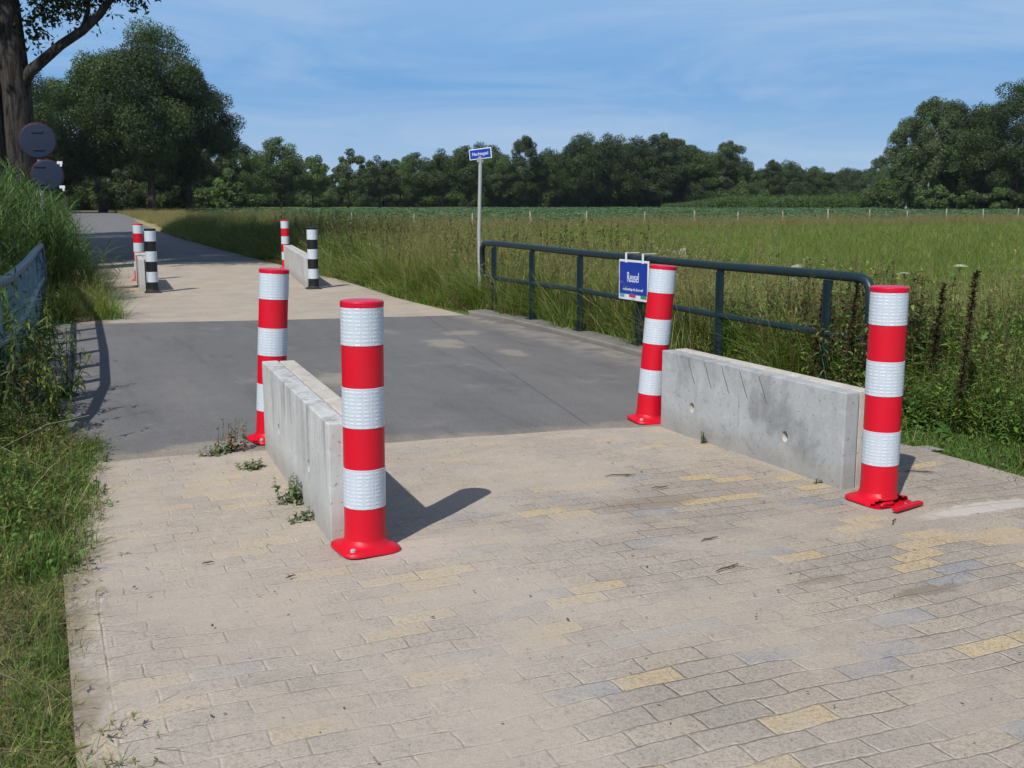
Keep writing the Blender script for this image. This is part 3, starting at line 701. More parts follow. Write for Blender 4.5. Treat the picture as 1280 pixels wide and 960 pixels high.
s_meadow = Src('meadow_tuft', [grass_tuft(46, .22, .34, .008, .8, GREEN + OLIVE[:2], .10) for _ in range(5)] + [grass_tuft(40, .22, .40, .007, .8, OLIVE + GREEN, .12) for _ in range(2)], MT['grass'])
s_straw = Src('dry_tuft', [grass_tuft(46, .2, .45, .007, .8, OLIVE + STRAW, .6) for _ in range(4)] + [seed_grass(.8) for _ in range(2)], MT['grass'])
s_tall = Src('tall_grass', [grass_tuft(70, .2, .62, .011, .95, OLIVE + GREEN, .2) for _ in range(4)] + [seed_grass(.95) for _ in range(2)] + [grass_tuft(60, .2, .55, .012, 1.0, GREEN, .1) for _ in range(2)], MT['grass'])
s_low = Src('low_turf', [grass_tuft(70, .11, .11, .0045, 1.0, LUSH + GREEN, .12) for _ in range(3)] + [weed(.10, 9, 6, .035, .02, LUSH, .10, .3) for _ in range(3)], MT['grass'])
s_dry = Src('dry_litter', [grass_tuft(40, .10, .075, .0035, 1.3, STRAW + OLIVE, .5, [(.36, .31, .21), (.26, .22, .16)]) for _ in range(3)] + [weed(.06, 9, 7, .03, .014, [(.11, .15, .07), (.15, .17, .09)], .10, .3) for _ in range(2)], MT['grass'])
s_nettle = Src('leafy_weed', [weed(.85, 8, 17, .075, .032, LUSH + GREEN[:2], .17) for _ in range(4)] + [weed(.75, 7, 18, .10, .020, GREEN + OLIVE[:2], .17) for _ in range(3)], MT['leaf'])
s_brownweed = Src('seeding_weed', [weed(1.15, 4, 14, .10, .032, OLIVE[:2] + LUSH + BROWN[:1], .14, tops=BROWN) for _ in range(4)], MT['leaf'])
s_reed = Src('reed_clump', [reed(2.0) for _ in range(5)], MT['grass'])
s_crop = Src('crop_rosette', [weed(.34, 7, 5, .26, .11, [(.065, .13, .065), (.085, .16, .08), (.10, .17, .075)], .12, .6, .9) for _ in range(4)], MT['leaf'])
s_maize = Src('maize_clump', [weed(1.7, 6, 10, .7, .09, [(.06, .115, .03), (.085, .145, .04)], .7, .8, 1.7) for _ in range(3)], MT['leaf'])

# meadow behind the railing up to the field fence
p = pts_in(6.5, 85, 6, 56.5, 60000, lambda x, y: wedge(x, y) & (x > 8 + 0 * y) & off_stub(x, y))
d = np.hypot(p[:, 0], p[:, 1]); keep = U(0, 1, len(p)) < np.clip(24 / d, .42, 1); p = p[keep]; d = d[keep]
scatter('meadow_grass', s_meadow, p, U(.8, 1.25, len(p)) * np.clip(d / 26, 1, 1.7), 'green meadow grass between the bridge railing and the fence', U(.7, 1.15, len(p)))
p = pts_in(7, 85, 50, 59.2, 9000, lambda x, y: wedge(x, y) & (U(0, 1, len(x)) < np.clip((y - 49) / 6, 0, 1)))
scatter('dry_grass', s_straw, p, U(1.2, 1.9, len(p)), 'brownish dry grass strip along the field fence', U(.7, 1.1, len(p)))
# tall grass right behind the railing and along the far right verge
p = pts_in(6.05, 10.5, 7.0, 22, 5200, lambda x, y: (x > 6.25 + .1 * np.sin(y * 3)) & ((y > 7.8) | (x > 6.4)) & (U(0, 1, len(x)) < np.clip(1.3 - (x - 6.2) * .25, .2, 1)) & off_stub(x, y))
scatter('verge_grass', s_tall, p, U(.8, 1.25, len(p)), 'tall yellowish grass behind the right bridge railing', U(.65, 1.15, len(p)) * np.clip(1.05 - (p[:, 0] - 6.2) * .06, .6, 1))
p = pts_in(5.7, 12, 15.0, 62, 8200, lambda x, y: (x > 5.95 + .12 * np.sin(y * 1.3) + np.clip(y - 50, 0, 99) * .03) & (U(0, 1, len(x)) < np.clip(1.2 - (x - 6) * .12, .35, 1)))
hgt = np.clip(.28 + (p[:, 0] - 5.95) * .75, .28, 1.15)
scatter('verge_grass', s_tall, p, U(.8, 1.3, len(p)), 'tall weedy grass on the right verge beyond the bridge', hgt * U(.75, 1.2, len(p)))
p = pts_in(6.5, 12, 15.0, 50, 900)
scatter('verge_weeds', s_nettle, p, U(.8, 1.3, len(p)), 'leafy weeds among the grass beyond the bridge', U(.7, 1.2, len(p)))
p = pts_in(6.4, 10, 14.0, 40, 160)
scatter('verge_weeds', s_brownweed, p, U(.8, 1.2, len(p)), 'brown seeding weeds among the grass beyond the bridge')
# right foreground: lush bank beside the right wall, leafy tangle round the railing end
edge = lambda y: 5.40 + np.clip(3.6 - y, 0, 9) * .9 + .06 * np.sin(y * 5)
p = pts_in(5.3, 12, 0, 7.4, 9000, lambda x, y: (x > edge(y)) & (x < edge(y) + 1.5) & ((x < 5.9) | (y < 6.75)))
scatter('turf', s_low, p, U(.8, 1.5, len(p)), 'low green turf beside the bricks on the right', U(.7, 1.3, len(p)) * np.clip(.7 + (p[:, 0] - edge(p[:, 1])) * 1.2, .6, 2.4))
p = pts_in(5.3, 9.5, 2, 7.6, 1500, lambda x, y: (x > edge(y) + .45) & ((x > 6.3) | (y < 6.7)))
q = (p[:, 0] - edge(p[:, 1]))
scatter('bank_weeds', s_nettle, p, U(.6, .95, len(p)), 'lush leafy weeds on the bank beside the right wall', np.clip(.30 + q * .42, .3, 1.0) * U(.7, 1.1, len(p)))
p = pts_in(5.9, 11, 3, 8, 1700, lambda x, y: (x > edge(y) + .9) & ((x > 6.3) | (y < 6.6)))
scatter('bank_grass', s_tall, p, U(.7, 1.1, len(p)), 'tall grass with seed heads on the right bank', np.clip(.5 + (p[:, 0] - 6) * .25, .5, 1.15) * U(.8, 1.15, len(p)))
p = np.concatenate([pts_in(5.75, 6.75, 6.5, 7.9, 60, lambda x, y: (x > 6.22) | ((x < 6.03) & (y < 7.05))), pts_in(6.25, 7.3, 6.4, 9.2, 46), pts_in(6.3, 9.5, 4.2, 7.0, 40)])
scatter('seeding_weeds', s_brownweed, p, U(.75, 1.05, len(p)), 'dark seeding weeds tangled round the end of the right railing', U(.62, .98, len(p)))
p = pts_in(6.25, 7.3, 7.2, 10.5, 150)
scatter('bank_weeds', s_nettle, p, U(.7, 1.0, len(p)), 'leafy weeds behind the right railing and wall', U(.45, .8, len(p)))
# left: reeds beyond the railing, weeds round it, thin verge before it
p = pts_in(-6, .95, 15.2, 44, 1500, lambda x, y: (x < .55 + .25 * np.sin(y) - np.clip(17.5 - y, 0, 3) * .5) & (np.hypot(x - .1, y - 21) > .15))
z = np.clip(.98 - .52 * np.clip((p[:, 0] + .2) / .9, 0, 1) + np.clip(-p[:, 0] - .6, 0, 1) * .10, .4, 1.1)
scatter('reeds', s_reed, p, U(.85, 1.15, len(p)), 'tall green reeds on the left beyond the railing', z * U(.85, 1.05, len(p)))
p = pts_in(-4, -.35, 7.5, 16, 900, lambda x, y: x < -.45 - .0 * y)
scatter('reeds', s_reed, p[:420], U(.7, 1.0, min(420, len(p))), 'reeds behind the left railing', np.clip(.42 + (-.5 - p[:420, 0]) * .14, .36, .75) * U(.8, 1.05, min(420, len(p))))
p = pts_in(-.9, .05, 7.4, 16.8, 360, lambda x, y: (x < -.28 + np.clip(y - 8, 0, 9) * .02) | (y > 15.6))
scatter('verge_weeds', s_nettle, p, U(.5, .85, len(p)), 'leafy weeds at the foot of the left railing', U(.25, .55, len(p)))
p = pts_in(-.2, .95, 16.2, 32, 420, lambda x, y: x < .85 + .1 * np.sin(y * 2))
scatter('verge_grass', s_tall, p, U(.7, 1.0, len(p)), 'long grass at the left road edge beyond the bridge', U(.45, .8, len(p)))
lf = lambda y: .10 + np.clip((y - 5.2) / 2, 0, 1) * .12 + .05 * np.sin(y * 4.3)
p = pts_in(-2.5, .4, 5.1, 7.9, 3600, lambda x, y: (x < lf(y) - .02))
scatter('turf', s_low, p, U(.8, 1.4, len(p)), 'green turf and herbs at the near left end of the bridge', U(.8, 1.9, len(p)) * np.clip(1.0 - (p[:, 0]) * .7, .7, 1.8))
p = pts_in(-2.5, .3, 2.2, 8.2, 1100, lambda x, y: (x < lf(y) - .05))
scatter('dry_grass', s_straw, p, U(.5, .9, len(p)), 'dry straw among the herbs on the near left verge', U(.25, .75, len(p)) * np.clip(.55 - p[:, 0] * .5, .4, 1) * np.clip((p[:, 1] - 3.2) / 2.6, .32, 1))
p = pts_in(-.1, .55, 2.2, 7.2, 420, lambda x, y: U(0, 1, len(x)) < np.clip(.75 - (x - lf(y)) * 2.6, 0, 1) * .6)
scatter('dry_turf', s_dry, p, U(.4, .9, len(p)), 'dry litter creeping over the left edge of the bricks', U(.4, 1.1, len(p)), pick=rng.integers(0, 3, len(p)))
p = pts_in(-.16, .14, 1.8, 6.4, 420, lambda x, y: x < .0 + .10 * np.sin(y * 3.7) * np.sin(y * 1.3 + 1) + .05 * np.clip(y - 4.4, 0, 1))
scatter('turf', s_low, p, U(.5, 1.1, len(p)), 'ragged grass hanging over the left edge of the bricks', U(.4, 1.1, len(p)), pick=rng.integers(0, 3, len(p)))
p = pts_in(-2.5, .1, 5.6, 8.4, 260, lambda x, y: x < lf(y) - .22)
scatter('verge_weeds', s_nettle, p, U(.5, .8, len(p)), 'herbs on the near left verge', U(.22, .5, len(p)))
p = pts_in(-2.5, .2, 1.5, 6.2, 6500, lambda x, y: (x < lf(y) - .10) & (U(0, 1, len(x)) < np.clip(.42 + (y - 3.4) * .22 - x * .3, .3, 1)))
scatter('dry_turf', s_dry, p, U(.7, 1.4, len(p)), 'dry sparse grass and litter on the near left verge', U(.7, 1.5, len(p)))
p = pts_in(-2.5, .05, 1.5, 5.4, 800, lambda x, y: (x < lf(y) - .12) & (np.sin(x * 6 + 1) * np.sin(y * 3.1) > -.1))
scatter('turf', s_low, p, U(.6, 1.1, len(p)), 'green tufts in the dry near left verge', U(.5, 1.0, len(p)))
# far verge, crop, maize
p = pts_in(-6, 22, 50, 150, 9000, lambda x, y: (x > 6.6 + np.clip(y - 55, 0, 80) * .036) & (x < 12.5 + np.clip(y - 55, 0, 120) * .06) | ((x < 1.2 + (y - 50) * .025)))
scatter('dry_grass', s_straw, p, U(1.0, 1.7, len(p)), 'dry yellow grass along the far road verge', U(.45, .95, len(p)))
p = pts_in(13, 190, 60.5, 190, 42000, lambda x, y: wedge(x, y, 6, 55) & (x > 14 + (y - 60) * .07)); d = np.hypot(p[:, 0], p[:, 1])
keep = U(0, 1, len(p)) < np.clip(70 / d, .25, 1); p = p[keep]; d = d[keep]
scatter('crop_leaves', s_crop, p, U(1.2, 1.9, len(p)) * np.clip(d / 80, 1, 1.8), 'blue-green leaf crop in rows beyond the field fence', U(.8, 1.2, len(p)))
def polar(b, d): return d * math.sin(R(b)), d * math.cos(R(b))
bb = U(31.5, 43, 2600); dd = U(205, 262, 2600); p = np.stack([dd * np.sin(np.radians(bb)), dd * np.cos(np.radians(bb))], 1)
scatter('maize', s_maize, p, U(1.1, 1.7, len(p)), 'pale green tall crop strip before the distant wood', np.clip((bb - 30) / 4, .5, 1.25) * U(.9, 1.2, len(p)))

# ------------------------------------------------------------------ trees
LEAFD = [(.040, .068, .022), (.052, .084, .026), (.032, .056, .020), (.064, .10, .030)]
LEAFM = [(.066, .108, .030), (.084, .13, .038), (.053, .088, .027)]
LEAFB = [(.07, .095, .04), (.085, .11, .05), (.055, .08, .034)]
def crown(h0, h1, rad, nblob, per, lsz, pal, shape=1.0, droop=0, seed=0):
    """leaf faces in clumps spread through an uneven ellipsoid; every clump has a slightly different green"""
    r = np.random.default_rng(seed); g = GBuf(); cz, hz = (h0 + h1) / 2, (h1 - h0) / 2
    u = r.normal(size=(nblob, 3)); u /= np.linalg.norm(u, axis=1)[:, None]
    u *= (r.uniform(.35, 1.0, nblob) ** .45)[:, None]
    low = np.clip((u[:, 2] + 1) / 2, 0, 1); wide = np.interp(low, [0, .3, .6, 1], [.72, 1, .95, .62 * shape])
    c = np.stack([u[:, 0] * rad * wide, u[:, 1] * rad * wide, cz + u[:, 2] * hz * .9], 1)
    br = rad * r.uniform(.17, .34, nblob); c += r.normal(0, .045 * rad, c.shape); c[:, 2] = np.maximum(c[:, 2], h0)
    pal = np.array(pal)
    for i in range(nblob):
        n = int(per * (br[i] / (rad * .25)) ** 2)
        d = r.normal(size=(n, 3)); d /= np.linalg.norm(d, axis=1)[:, None]; d *= (r.uniform(.2, 1, n) ** .4)[:, None]
        P = c[i] + d * br[i] * np.array([1, 1, .78]) + r.normal(0, .06 * rad * .3, (n, 3))
        if droop: P[:, 2] -= droop * np.abs(d[:, 0]) * r.uniform(0, 1, n)
        a = r.normal(size=(n, 3)) * .55 + d * .9 + [0, 0, .25]; a /= np.linalg.norm(a, axis=1)[:, None]
        b = np.cross(a, r.normal(size=(n, 3))); b /= np.linalg.norm(b, axis=1)[:, None] + 1e-6; e = np.cross(a, b)
        s = lsz * r.uniform(.6, 1.35, (n, 1))
        t = pal[r.integers(len(pal))] * (1 + r.normal(0, .13, (n, 1))) * r.uniform(.75, 1.3)
        g.quads(P, b * s, e * s * .62, np.clip(t, .006, .4))
    return g.mesh('crown', MT['leaf']), c
def trunk_mesh(h0, h1, rad, r0, mat, seed=0, blobs=None, limbs=9, lean=.0):
    r = random.Random(seed); bm = bmesh.new(); top = h0 + (h1 - h0) * .62
    pts = [(0, 0, -.1), (r.uniform(-.05, .05), 0, h0 * .4)]; rr = [r0 * 1.35, r0]
    for i in range(1, 5): pts.append((r.uniform(-.12, .12) + lean * i, r.uniform(-.12, .12), h0 * .4 + (top - h0 * .4) * i / 4)); rr.append(r0 * (1 - .2 * i))
    tube(bm, pts, rr, 9)
    for k in range(limbs):
        if blobs is not None and len(blobs):
            e = Vector(blobs[r.randrange(len(blobs))])
        else: e = Vector((r.uniform(-1, 1) * rad, r.uniform(-1, 1) * rad, r.uniform(h0, h1)))
        z = max(h0 * .55, min(top * .95, e.z - r.uniform(1, 3) * (h1 / 15))); f = max(.15, 1 - z / (top * 1.15)); s = Vector((lean * z / top * 4, 0, z)); m1 = s.lerp(e, .5) + Vector((0, 0, .08 * rad))
        tube(bm, [s, m1, e], [r0 * .5 * f + .03, r0 * .3 * f + .02, .02], 6)
    return from_bm('trunk', bm, mat, True)
def tree(name, loc, mesh_t, mesh_c, label, cat='tree', group=None, rz=0, sc=(1, 1, 1)):
    t = empty(name, loc, rz); t.scale = sc; link('trunk', mesh_t, t); link('crown', mesh_c, t); tag(t, label, cat, group); return t
GT = 'oaks in the big clump at the left roadside'
def oak_kind(h0, h1, rad, nb, per, ls, pal, r0, seed, bark='bark2', shape=1.0, droop=0):
    c, b = crown(h0, h1, rad, nb, per, ls, pal, shape, droop, seed); return trunk_mesh(h0, h1, rad, r0, MT[bark], seed, b), c
# big clump of roadside oaks, left
big = [oak_kind(4.2, 25.5, 8.2, 130, 620, .15, LEAFD, .55, 11), oak_kind(3.6, 22, 7.2, 120, 620, .15, LEAFD + LEAFM[:1], .5, 12)]
for b, d, k, s, lab in ((5.3, 158, 0, 1.0, 'tallest oak at the centre of the big dark clump on the left'), (7.1, 163, 1, .94, 'oak at the right edge of the big dark clump on the left'),
                        (3.0, 160, 1, .98, 'oak left of the tallest one in the big dark clump'), (1.4, 168, 1, .86, 'lower oak at the left end of the big clump, behind the round signs'), (-1.5, 150, 0, .80, 'dark oak behind the near tree trunk at the left picture edge')):
    x, y = polar(b, d); tree('oak_tree', (x, y, 0), *big[k], lab, group=GT, rz=b * 40, sc=(s, s, s))
# understory shrubs below them
for i, (b, d, h, lab) in enumerate(((3.6, 155, 6.5, 'pale green young tree between the dark trunks of the left clump'), (8.9, 150, 5.0, 'bushy shrub at the right foot of the left oak clump'), (.8, 175, 6, 'dark shrub under the left end of the oak clump'), (6.4, 172, 6, 'shrub behind the oak trunks right of the pale young tree'))):
    c, bl = crown(.3, h, h * .42, 26, 150, .22, LEAFB if i == 0 else LEAFM, .8, 0, 40 + i); x, y = polar(b, d)
    tree('shrub', (x, y, 0), trunk_mesh(.6, h, h * .4, .09, MT['bark2'], 40 + i, bl, 5), c, lab, 'shrub')
# row of separate trees behind the crop, middle left
row = [oak_kind(1.6, 14.8, 5.2, 80, 330, .17, LEAFM + LEAFD[:1], .28, 21), oak_kind(2.2, 13, 4.3, 60, 330, .17, LEAFM, .24, 27), oak_kind(1.6, 13.8, 5.0, 70, 300, .18, LEAFD, .27, 23), oak_kind(2.2, 12.4, 3.7, 42, 270, .17, LEAFB, .2, 24)]
GR = 'separate trees in a row behind the far field'
desc = [(9.4, 215, 0, 0.86, 'wide rounded tree first in the row, next to the big oak clump'), (10.4, 245, 2, 0.90, 'dark tree second in the row, just right of the first rounded one'), (11.6, 225, 0, 0.96, 'broad tall-crowned tree third in the row, above the far red and white bollard'),
        (13.2, 235, 1, 0.89, 'slender tree with bare trunk above the far black and white bollard'), (15.0, 240, 3, 1.07, 'pale airy tree with sky showing through its crown, fifth in the row'), (16.6, 250, 2, 0.84, 'darker low tree right of the pale airy one'),
        (17.7, 262, 1, 0.95, 'narrow tree between the darker low one and the wide pair by the street sign'), (18.6, 250, 0, 0.84, 'wide dark tree left of the trunk-clear pair near the street sign'), (19.9, 248, 2, 0.95, 'tree with a straight bare trunk left of the street sign'), (21.2, 246, 0, 0.93, 'tall rounded tree just behind the street name sign')]
for b, d, k, s, lab in desc:
    x, y = polar(b, d); tree('field_tree', (x, y, 0), *row[k], lab, group=GR, rz=b * 70, sc=(s, s, s))
# wood edge, middle
wood = [oak_kind(1.0, 15.5, 5.2, 70, 330, .19, LEAFM, .3, 37, shape=.6), oak_kind(.6, 20.5, 5.0, 90, 330, .18, LEAFD + LEAFB, .3, 38, shape=1.2), oak_kind(.8, 18.5, 6.8, 110, 330, .19, LEAFD, .34, 31), oak_kind(1.4, 17, 6.2, 100, 330, .19, LEAFD + LEAFM[:1], .3, 32), oak_kind(.6, 19.5, 6.4, 100, 330, .19, LEAFM + LEAFD, .3, 33)]
thicket = [crown(-.5, 7, 6.5, 70, 260, .20, LEAFD + LEAFM[:1], 1.2, 0, 35)[0], crown(-.5, 6, 5.5, 60, 260, .20, LEAFM, 1.2, 0, 36)[0]]
GE = 'trees along the edge of the middle wood'
edge_t = [(22.6, 258, 0, 0.76, 'first tree of the wood edge right of the street sign'), (24.2, 255, 1, 0.86, 'second tree of the wood edge from the street sign'), (25.8, 262, 3, 0.82, 'third tree of the wood edge from the street sign'), (27.2, 256, 2, 0.87, 'fourth tree of the wood edge, over the left part of the railing'),
          (28.7, 262, 4, 0.96, 'fifth tree of the wood edge, over the middle of the railing'), (30.0, 258, 2, 0.86, 'tree of the wood edge above the blue board'), (31.3, 254, 1, 0.92, 'tree with a pale trunk at the wood edge above the leaning bollard'), (32.8, 266, 3, 0.88, 'tree of the wood edge just right of the pale-trunked one'),
          (34.2, 275, 4, 0.78, 'last tall tree of the wood edge before it drops to the right'), (35.6, 292, 0, 0.80, 'lower tree where the middle wood steps down'), (36.8, 320, 1, 0.67, 'small tree at the right end of the middle wood')]
for b, d, k, s, lab in edge_t:
    x, y = polar(b, d); tree('wood_tree', (x, y, 0), *wood[k], lab, group=GE, rz=b * 90, sc=(s * 1.08, s, s * (1 + .08 * math.sin(b * 7))))
class SrcMesh:
    def __init__(s, name, ms):
        s.col = bpy.data.collections.new(name); s.n = len(ms)
        for i, me in enumerate(ms): s.col.objects.link(bpy.data.objects.new('%s_%02d' % (name, i), me))
s_wood = SrcMesh('wood_crown', [w[1] for w in wood])
bb, dd, ss = [], [], []
for d0, lo, hi, st, sc in ((276, 21.8, 35.0, 1.0, .80), (296, 20.5, 35.4, .9, .87), (330, 33, 40, .8, .78), (300, 8, 21.5, 1.0, .62), (330, 8.5, 21, 1.1, .72), (430, 35.5, 47, .62, .84), (455, 35, 47.5, .6, .92), ):
    for b in np.arange(lo, hi, st): bb.append(b + rng.normal(0, .2)); dd.append(d0 + rng.normal(0, 5)); ss.append(sc * rng.uniform(.78, 1.14))
for b in np.arange(-8, 9, 1.5): bb.append(b); dd.append(200 + rng.normal(0, 6)); ss.append(.72)
bb, dd, ss = map(np.array, (bb, dd, ss))
p = np.stack([dd * np.sin(np.radians(bb)), dd * np.cos(np.radians(bb)), np.zeros(len(bb)) - 1.0], 1)
scatter('woodland', s_wood, p, ss, 'dark mass of the wood behind its edge trees', ss, .03)
s_thick = SrcMesh('thicket_crown', thicket); bb, dd = [], []
for d0, lo, hi, st in ((276, 8.5, 21.5, 1.0), (268, 21.5, 36.5, 1.05), (195, -8, 9.5, 1.2), (330, 35, 42, 1.0), (202, 43.2, 58, 1.5)):
    for b in np.arange(lo, hi, st): bb.append(b + rng.normal(0, .25)); dd.append(d0 + rng.normal(0, 4))
bb, dd = np.radians(bb), np.array(dd); p = np.stack([dd * np.sin(bb), dd * np.cos(bb), 0 * bb - .1], 1)
scatter('undergrowth', s_thick, p, U(.75, 1.1, len(p)), 'dark undergrowth below the distant trees', U(.55, 1.0, len(p)), .03)
# right clump: birches before big oaks
rk = [oak_kind(.5, 23, 7.6, 130, 400, .18, LEAFD, .5, 51), oak_kind(.8, 19, 4.2, 84, 330, .15, LEAFB + LEAFM[:1], .22, 52, 'birch', .6, 1.4), oak_kind(.3, 20, 7.2, 120, 400, .18, LEAFD + LEAFM[:1], .45, 53)]
GQ = 'trees of the right-hand clump'
for b, d, k, s, lab in ((43.3, 188, 1, .86, 'thin pale birch at the left edge of the right-hand clump'), (44.3, 184, 1, 1.02, 'taller pale birch second from the left in the right-hand clump'), (45.2, 196, 1, 1.04, 'birch standing against the dark oaks of the right-hand clump'),
                        (46.6, 196, 2, .90, 'dark oak behind the birches in the right-hand clump'), (48.2, 192, 0, .90, 'tallest dark oak at the right picture edge'), (50.6, 196, 2, .96, 'dark oak cut by the right picture edge'), (53.5, 200, 0, .9, 'dark oak outside the right end of the clump')):
    x, y = polar(b, d); tree('birch_tree' if k == 1 else 'oak_tree', (x, y, 0), *rk[k], lab, group=GQ, rz=b * 60, sc=(s, s, s))
for b, d, h, lab in ((44.6, 180, 4.0, 'low dark bush at the foot of the birches'), (46.2, 178, 3.2, 'pale bush before the right-hand clump'), (47.6, 180, 3.6, 'low bush at the foot of the tallest right oak')):
    c, bl = crown(.1, h, h * .7, 26, 170, .2, LEAFM, 1, 0, int(b * 10)); x, y = polar(b, d)
    tree('shrub', (x, y, 0), trunk_mesh(.4, h, h * .4, .07, MT['bark2'], int(b), bl, 5), c, lab, 'shrub')

# near roadside tree: twin stem, one limb reaching over the verge
t = empty('roadside_tree', (-.55, 27.45, 0))
def stems(bm):
    tube(bm, [(.25, 0, -.1), (.22, 0, 1.2), (.25, 0, 2.6), (.30, -.05, 4.2), (.24, -.05, 5.6), (.12, 0, 7.4), (.2, 0, 10), (.1, .2, 14)], [.52, .44, .37, .33, .33, .31, .24, .1], 16)
    tube(bm, [(-.5, -.15, -.1), (-.42, -.12, 1.2), (-.36, -.1, 2.6), (-.40, -.05, 4.2), (-.7, 0, 6.5), (-1.2, .2, 9), (-1.6, .3, 13)], [.60, .50, .42, .36, .32, .24, .1], 16)
    for v in bm.verts:
        a = math.atan2(v.co.y, v.co.x); v.co.x += .025 * math.sin(v.co.z * 3.1 + a * 3); v.co.y += .025 * math.sin(v.co.z * 2.3 + a * 5)
part('trunk', MT['bark'], t, stems, True)
def limb(bm):
    tube(bm, [(.42, -.12, 4.15), (.62, -.22, 4.50), (.95, -.35, 4.78), (1.3, -.5, 5.08), (1.75, -.7, 5.38), (2.12, -.88, 5.72), (2.45, -1.0, 6.15), (2.75, -1.1, 7.2)], [.15, .13, .115, .105, .10, .09, .07, .03], 10)
    tube(bm, [(1.75, -.7, 5.38), (1.9, -.72, 5.8), (2.0, -.7, 6.6)], [.06, .05, .02], 7)
part('limb', MT['bark'], t, limb, True)
def near_leaves():
    g = GBuf(); r = rng
    def cl(c, rad, n, s=.075):
        P = np.array(c) + r.normal(0, 1, (n, 3)) * np.array(rad); a = r.normal(size=(n, 3)); a /= np.linalg.norm(a, axis=1)[:, None]; b = np.cross(a, r.normal(size=(n, 3))); b /= np.linalg.norm(b, axis=1)[:, None]; e = np.cross(a, b)
        sz = s * r.uniform(.6, 1.4, (n, 1)); g.quads(P, b * sz, e * sz * .55, np.clip(np.array(LEAFD)[r.integers(0, 4, n)] * (1 + r.normal(0, .2, (n, 1))), .01, 1))
    cl((1.5, -.45, 6.05), (.40, .35, .26), 1300, .055); cl((2.05, -.75, 6.3), (.38, .3, .2), 700, .055); cl((2.7, -1.0, 6.35), (.4, .3, .16), 260); cl((2.95, -1.05, 5.95), (.12, .1, .12), 26); cl((.72, -.15, 5.35), (.2, .2, .34), 120); cl((1.0, -.2, 5.7), (.25, .2, .2), 130); cl((.25, -.2, 5.55), (.3, .2, .25), 60)
    for i in range(60):
        d = r.normal(size=3); d /= np.linalg.norm(d); d *= r.uniform(.4, 1) ** .5
        cl((.3 + d[0] * 4.2, .5 + d[1] * 4.2, 10.8 + d[2] * 3.8), (.75, .75, .5), 520, .13)
    return g.mesh('crown', MT['leaf'])
link('crown', near_leaves(), t); tag(t, 'old roadside tree with rugged twin trunk and bare limb at the left picture edge', 'tree')
# its neighbours in the row stand left of the picture; only their shade reaches the road
near_oak = oak_kind(4.0, 23, 5.3, 90, 300, .2, LEAFD, .45, 61, 'bark')
for x, y, s, lab in ((-7.5, 37, 1.0, 'roadside tree beyond the left picture edge shading the near part of the road'), (-7.0, 46, 1.0, 'roadside tree beyond the left picture edge shading the middle of the far road'), (-8.5, 29, 1.05, 'roadside tree outside the left picture edge, nearest to the old twin-trunked one')):
    tree('oak_tree', (x, y, 0), *near_oak, lab, rz=x * 3 + y, sc=(s, s, s))

# ------------------------------------------------------------------ field fence, stumps
t = empty('field_fence', (26.3, 57.3, 0))
for i in range(-3, 15):
    x = 3.65 * i; y = .155 * i; h = 1.0 + random.uniform(-.06, .12); lx = random.uniform(-.06, .06); jx = random.uniform(-.25, .25)
    part('post', MT['wood'], t, lambda bm: tube(bm, [(x + jx, y, -.1), (x + jx + lx, y, h)], [.05, .042], 8))
for z in (.5, .85): part('wire', MT['wire'], t, lambda bm: tube(bm, [(3.65 * i, .155 * i + .06, z + .01 * math.sin(i * 2)) for i in range(-3, 15)], .004, 4))
tag(t, 'wire fence on pale wooden posts between meadow and crop field', 'fence')
def stump(loc, w, dd_, h, lab):
    bm = bmesh.new(); box(bm, (-w / 2, -dd_ / 2, -.1), (w / 2, dd_ / 2, h), .02)
    for v in bm.verts: v.co.x += .015 * math.sin(v.co.z * 9 + v.co.y * 11); v.co.z += .03 * math.sin(v.co.x * 14) if v.co.z > h * .7 else 0
    o = link('stub_post', from_bm('stub_post', bm, MT['wood'])); o.location = loc; o.rotation_euler.z = R(-30); tag(o, lab, 'post')
stump((11.2, 17.75, 0), .28, .26, .74, 'broad pale weathered post standing in the meadow just above the railing')
stump((13.0, 16.55, 0), .20, .18, .46, 'smaller pale weathered post under the top rail toward the railing end')
stump((10.3, 18.2, 0), .13, .13, .30, 'low pale stub in the grass left of the blue board')

# ------------------------------------------------------------------ individual plants
def plant(name, g, loc, label, cat, mat=MT['leaf'], group=None, rz=0):
    o = link(name, g.mesh(name, mat)); o.location = loc; o.rotation_euler.z = rz; tag(o, label, cat, group); return o
def dock(h):
    g = GBuf(); P0 = np.zeros((1, 3)); P1 = np.array([[.16, .05, h]]); stem(g, P0, P1, .014, (.05, .03, .02)); n = 620
    f = U(.25, 1, n); pos = P0 + (P1 - P0) * f[:, None] + rng.normal(0, .018, (n, 3)) * (1.25 - f)[:, None]
    leaves(g, pos, U(0, 6.28, n), U(.02, .05, n), U(.010, .02, n), U(.2, 1.3, n), .6, [(.065, .042, .026), (.045, .03, .02), (.085, .055, .032)], 3)
    m = 10; leaves(g, np.repeat(P0 + [[0, 0, .03]], m, 0), U(0, 6.28, m), U(.15, .28, m), U(.04, .06, m), U(.6, 1.2, m), 1.2, LUSH); return g
plant('dock_plant', dock(1.22), (5.86, 5.62, -.03), 'tall dark brown dock stalk leaning right beside the cracked bollard', 'plant')
plant('dock_plant', dock(1.05), (6.3, 6.35, -.03), 'shorter dark dock stalk behind the top of the cracked bollard', 'plant')
plant('dock_plant', dock(1.1), (5.98, 6.95, -.03), 'dark dock stalk at the bent end of the right railing', 'plant')
plant('dock_plant', dock(1.0), (6.0, 7.38, -.03), 'dark dock stalk wound round the last post of the right railing', 'plant')
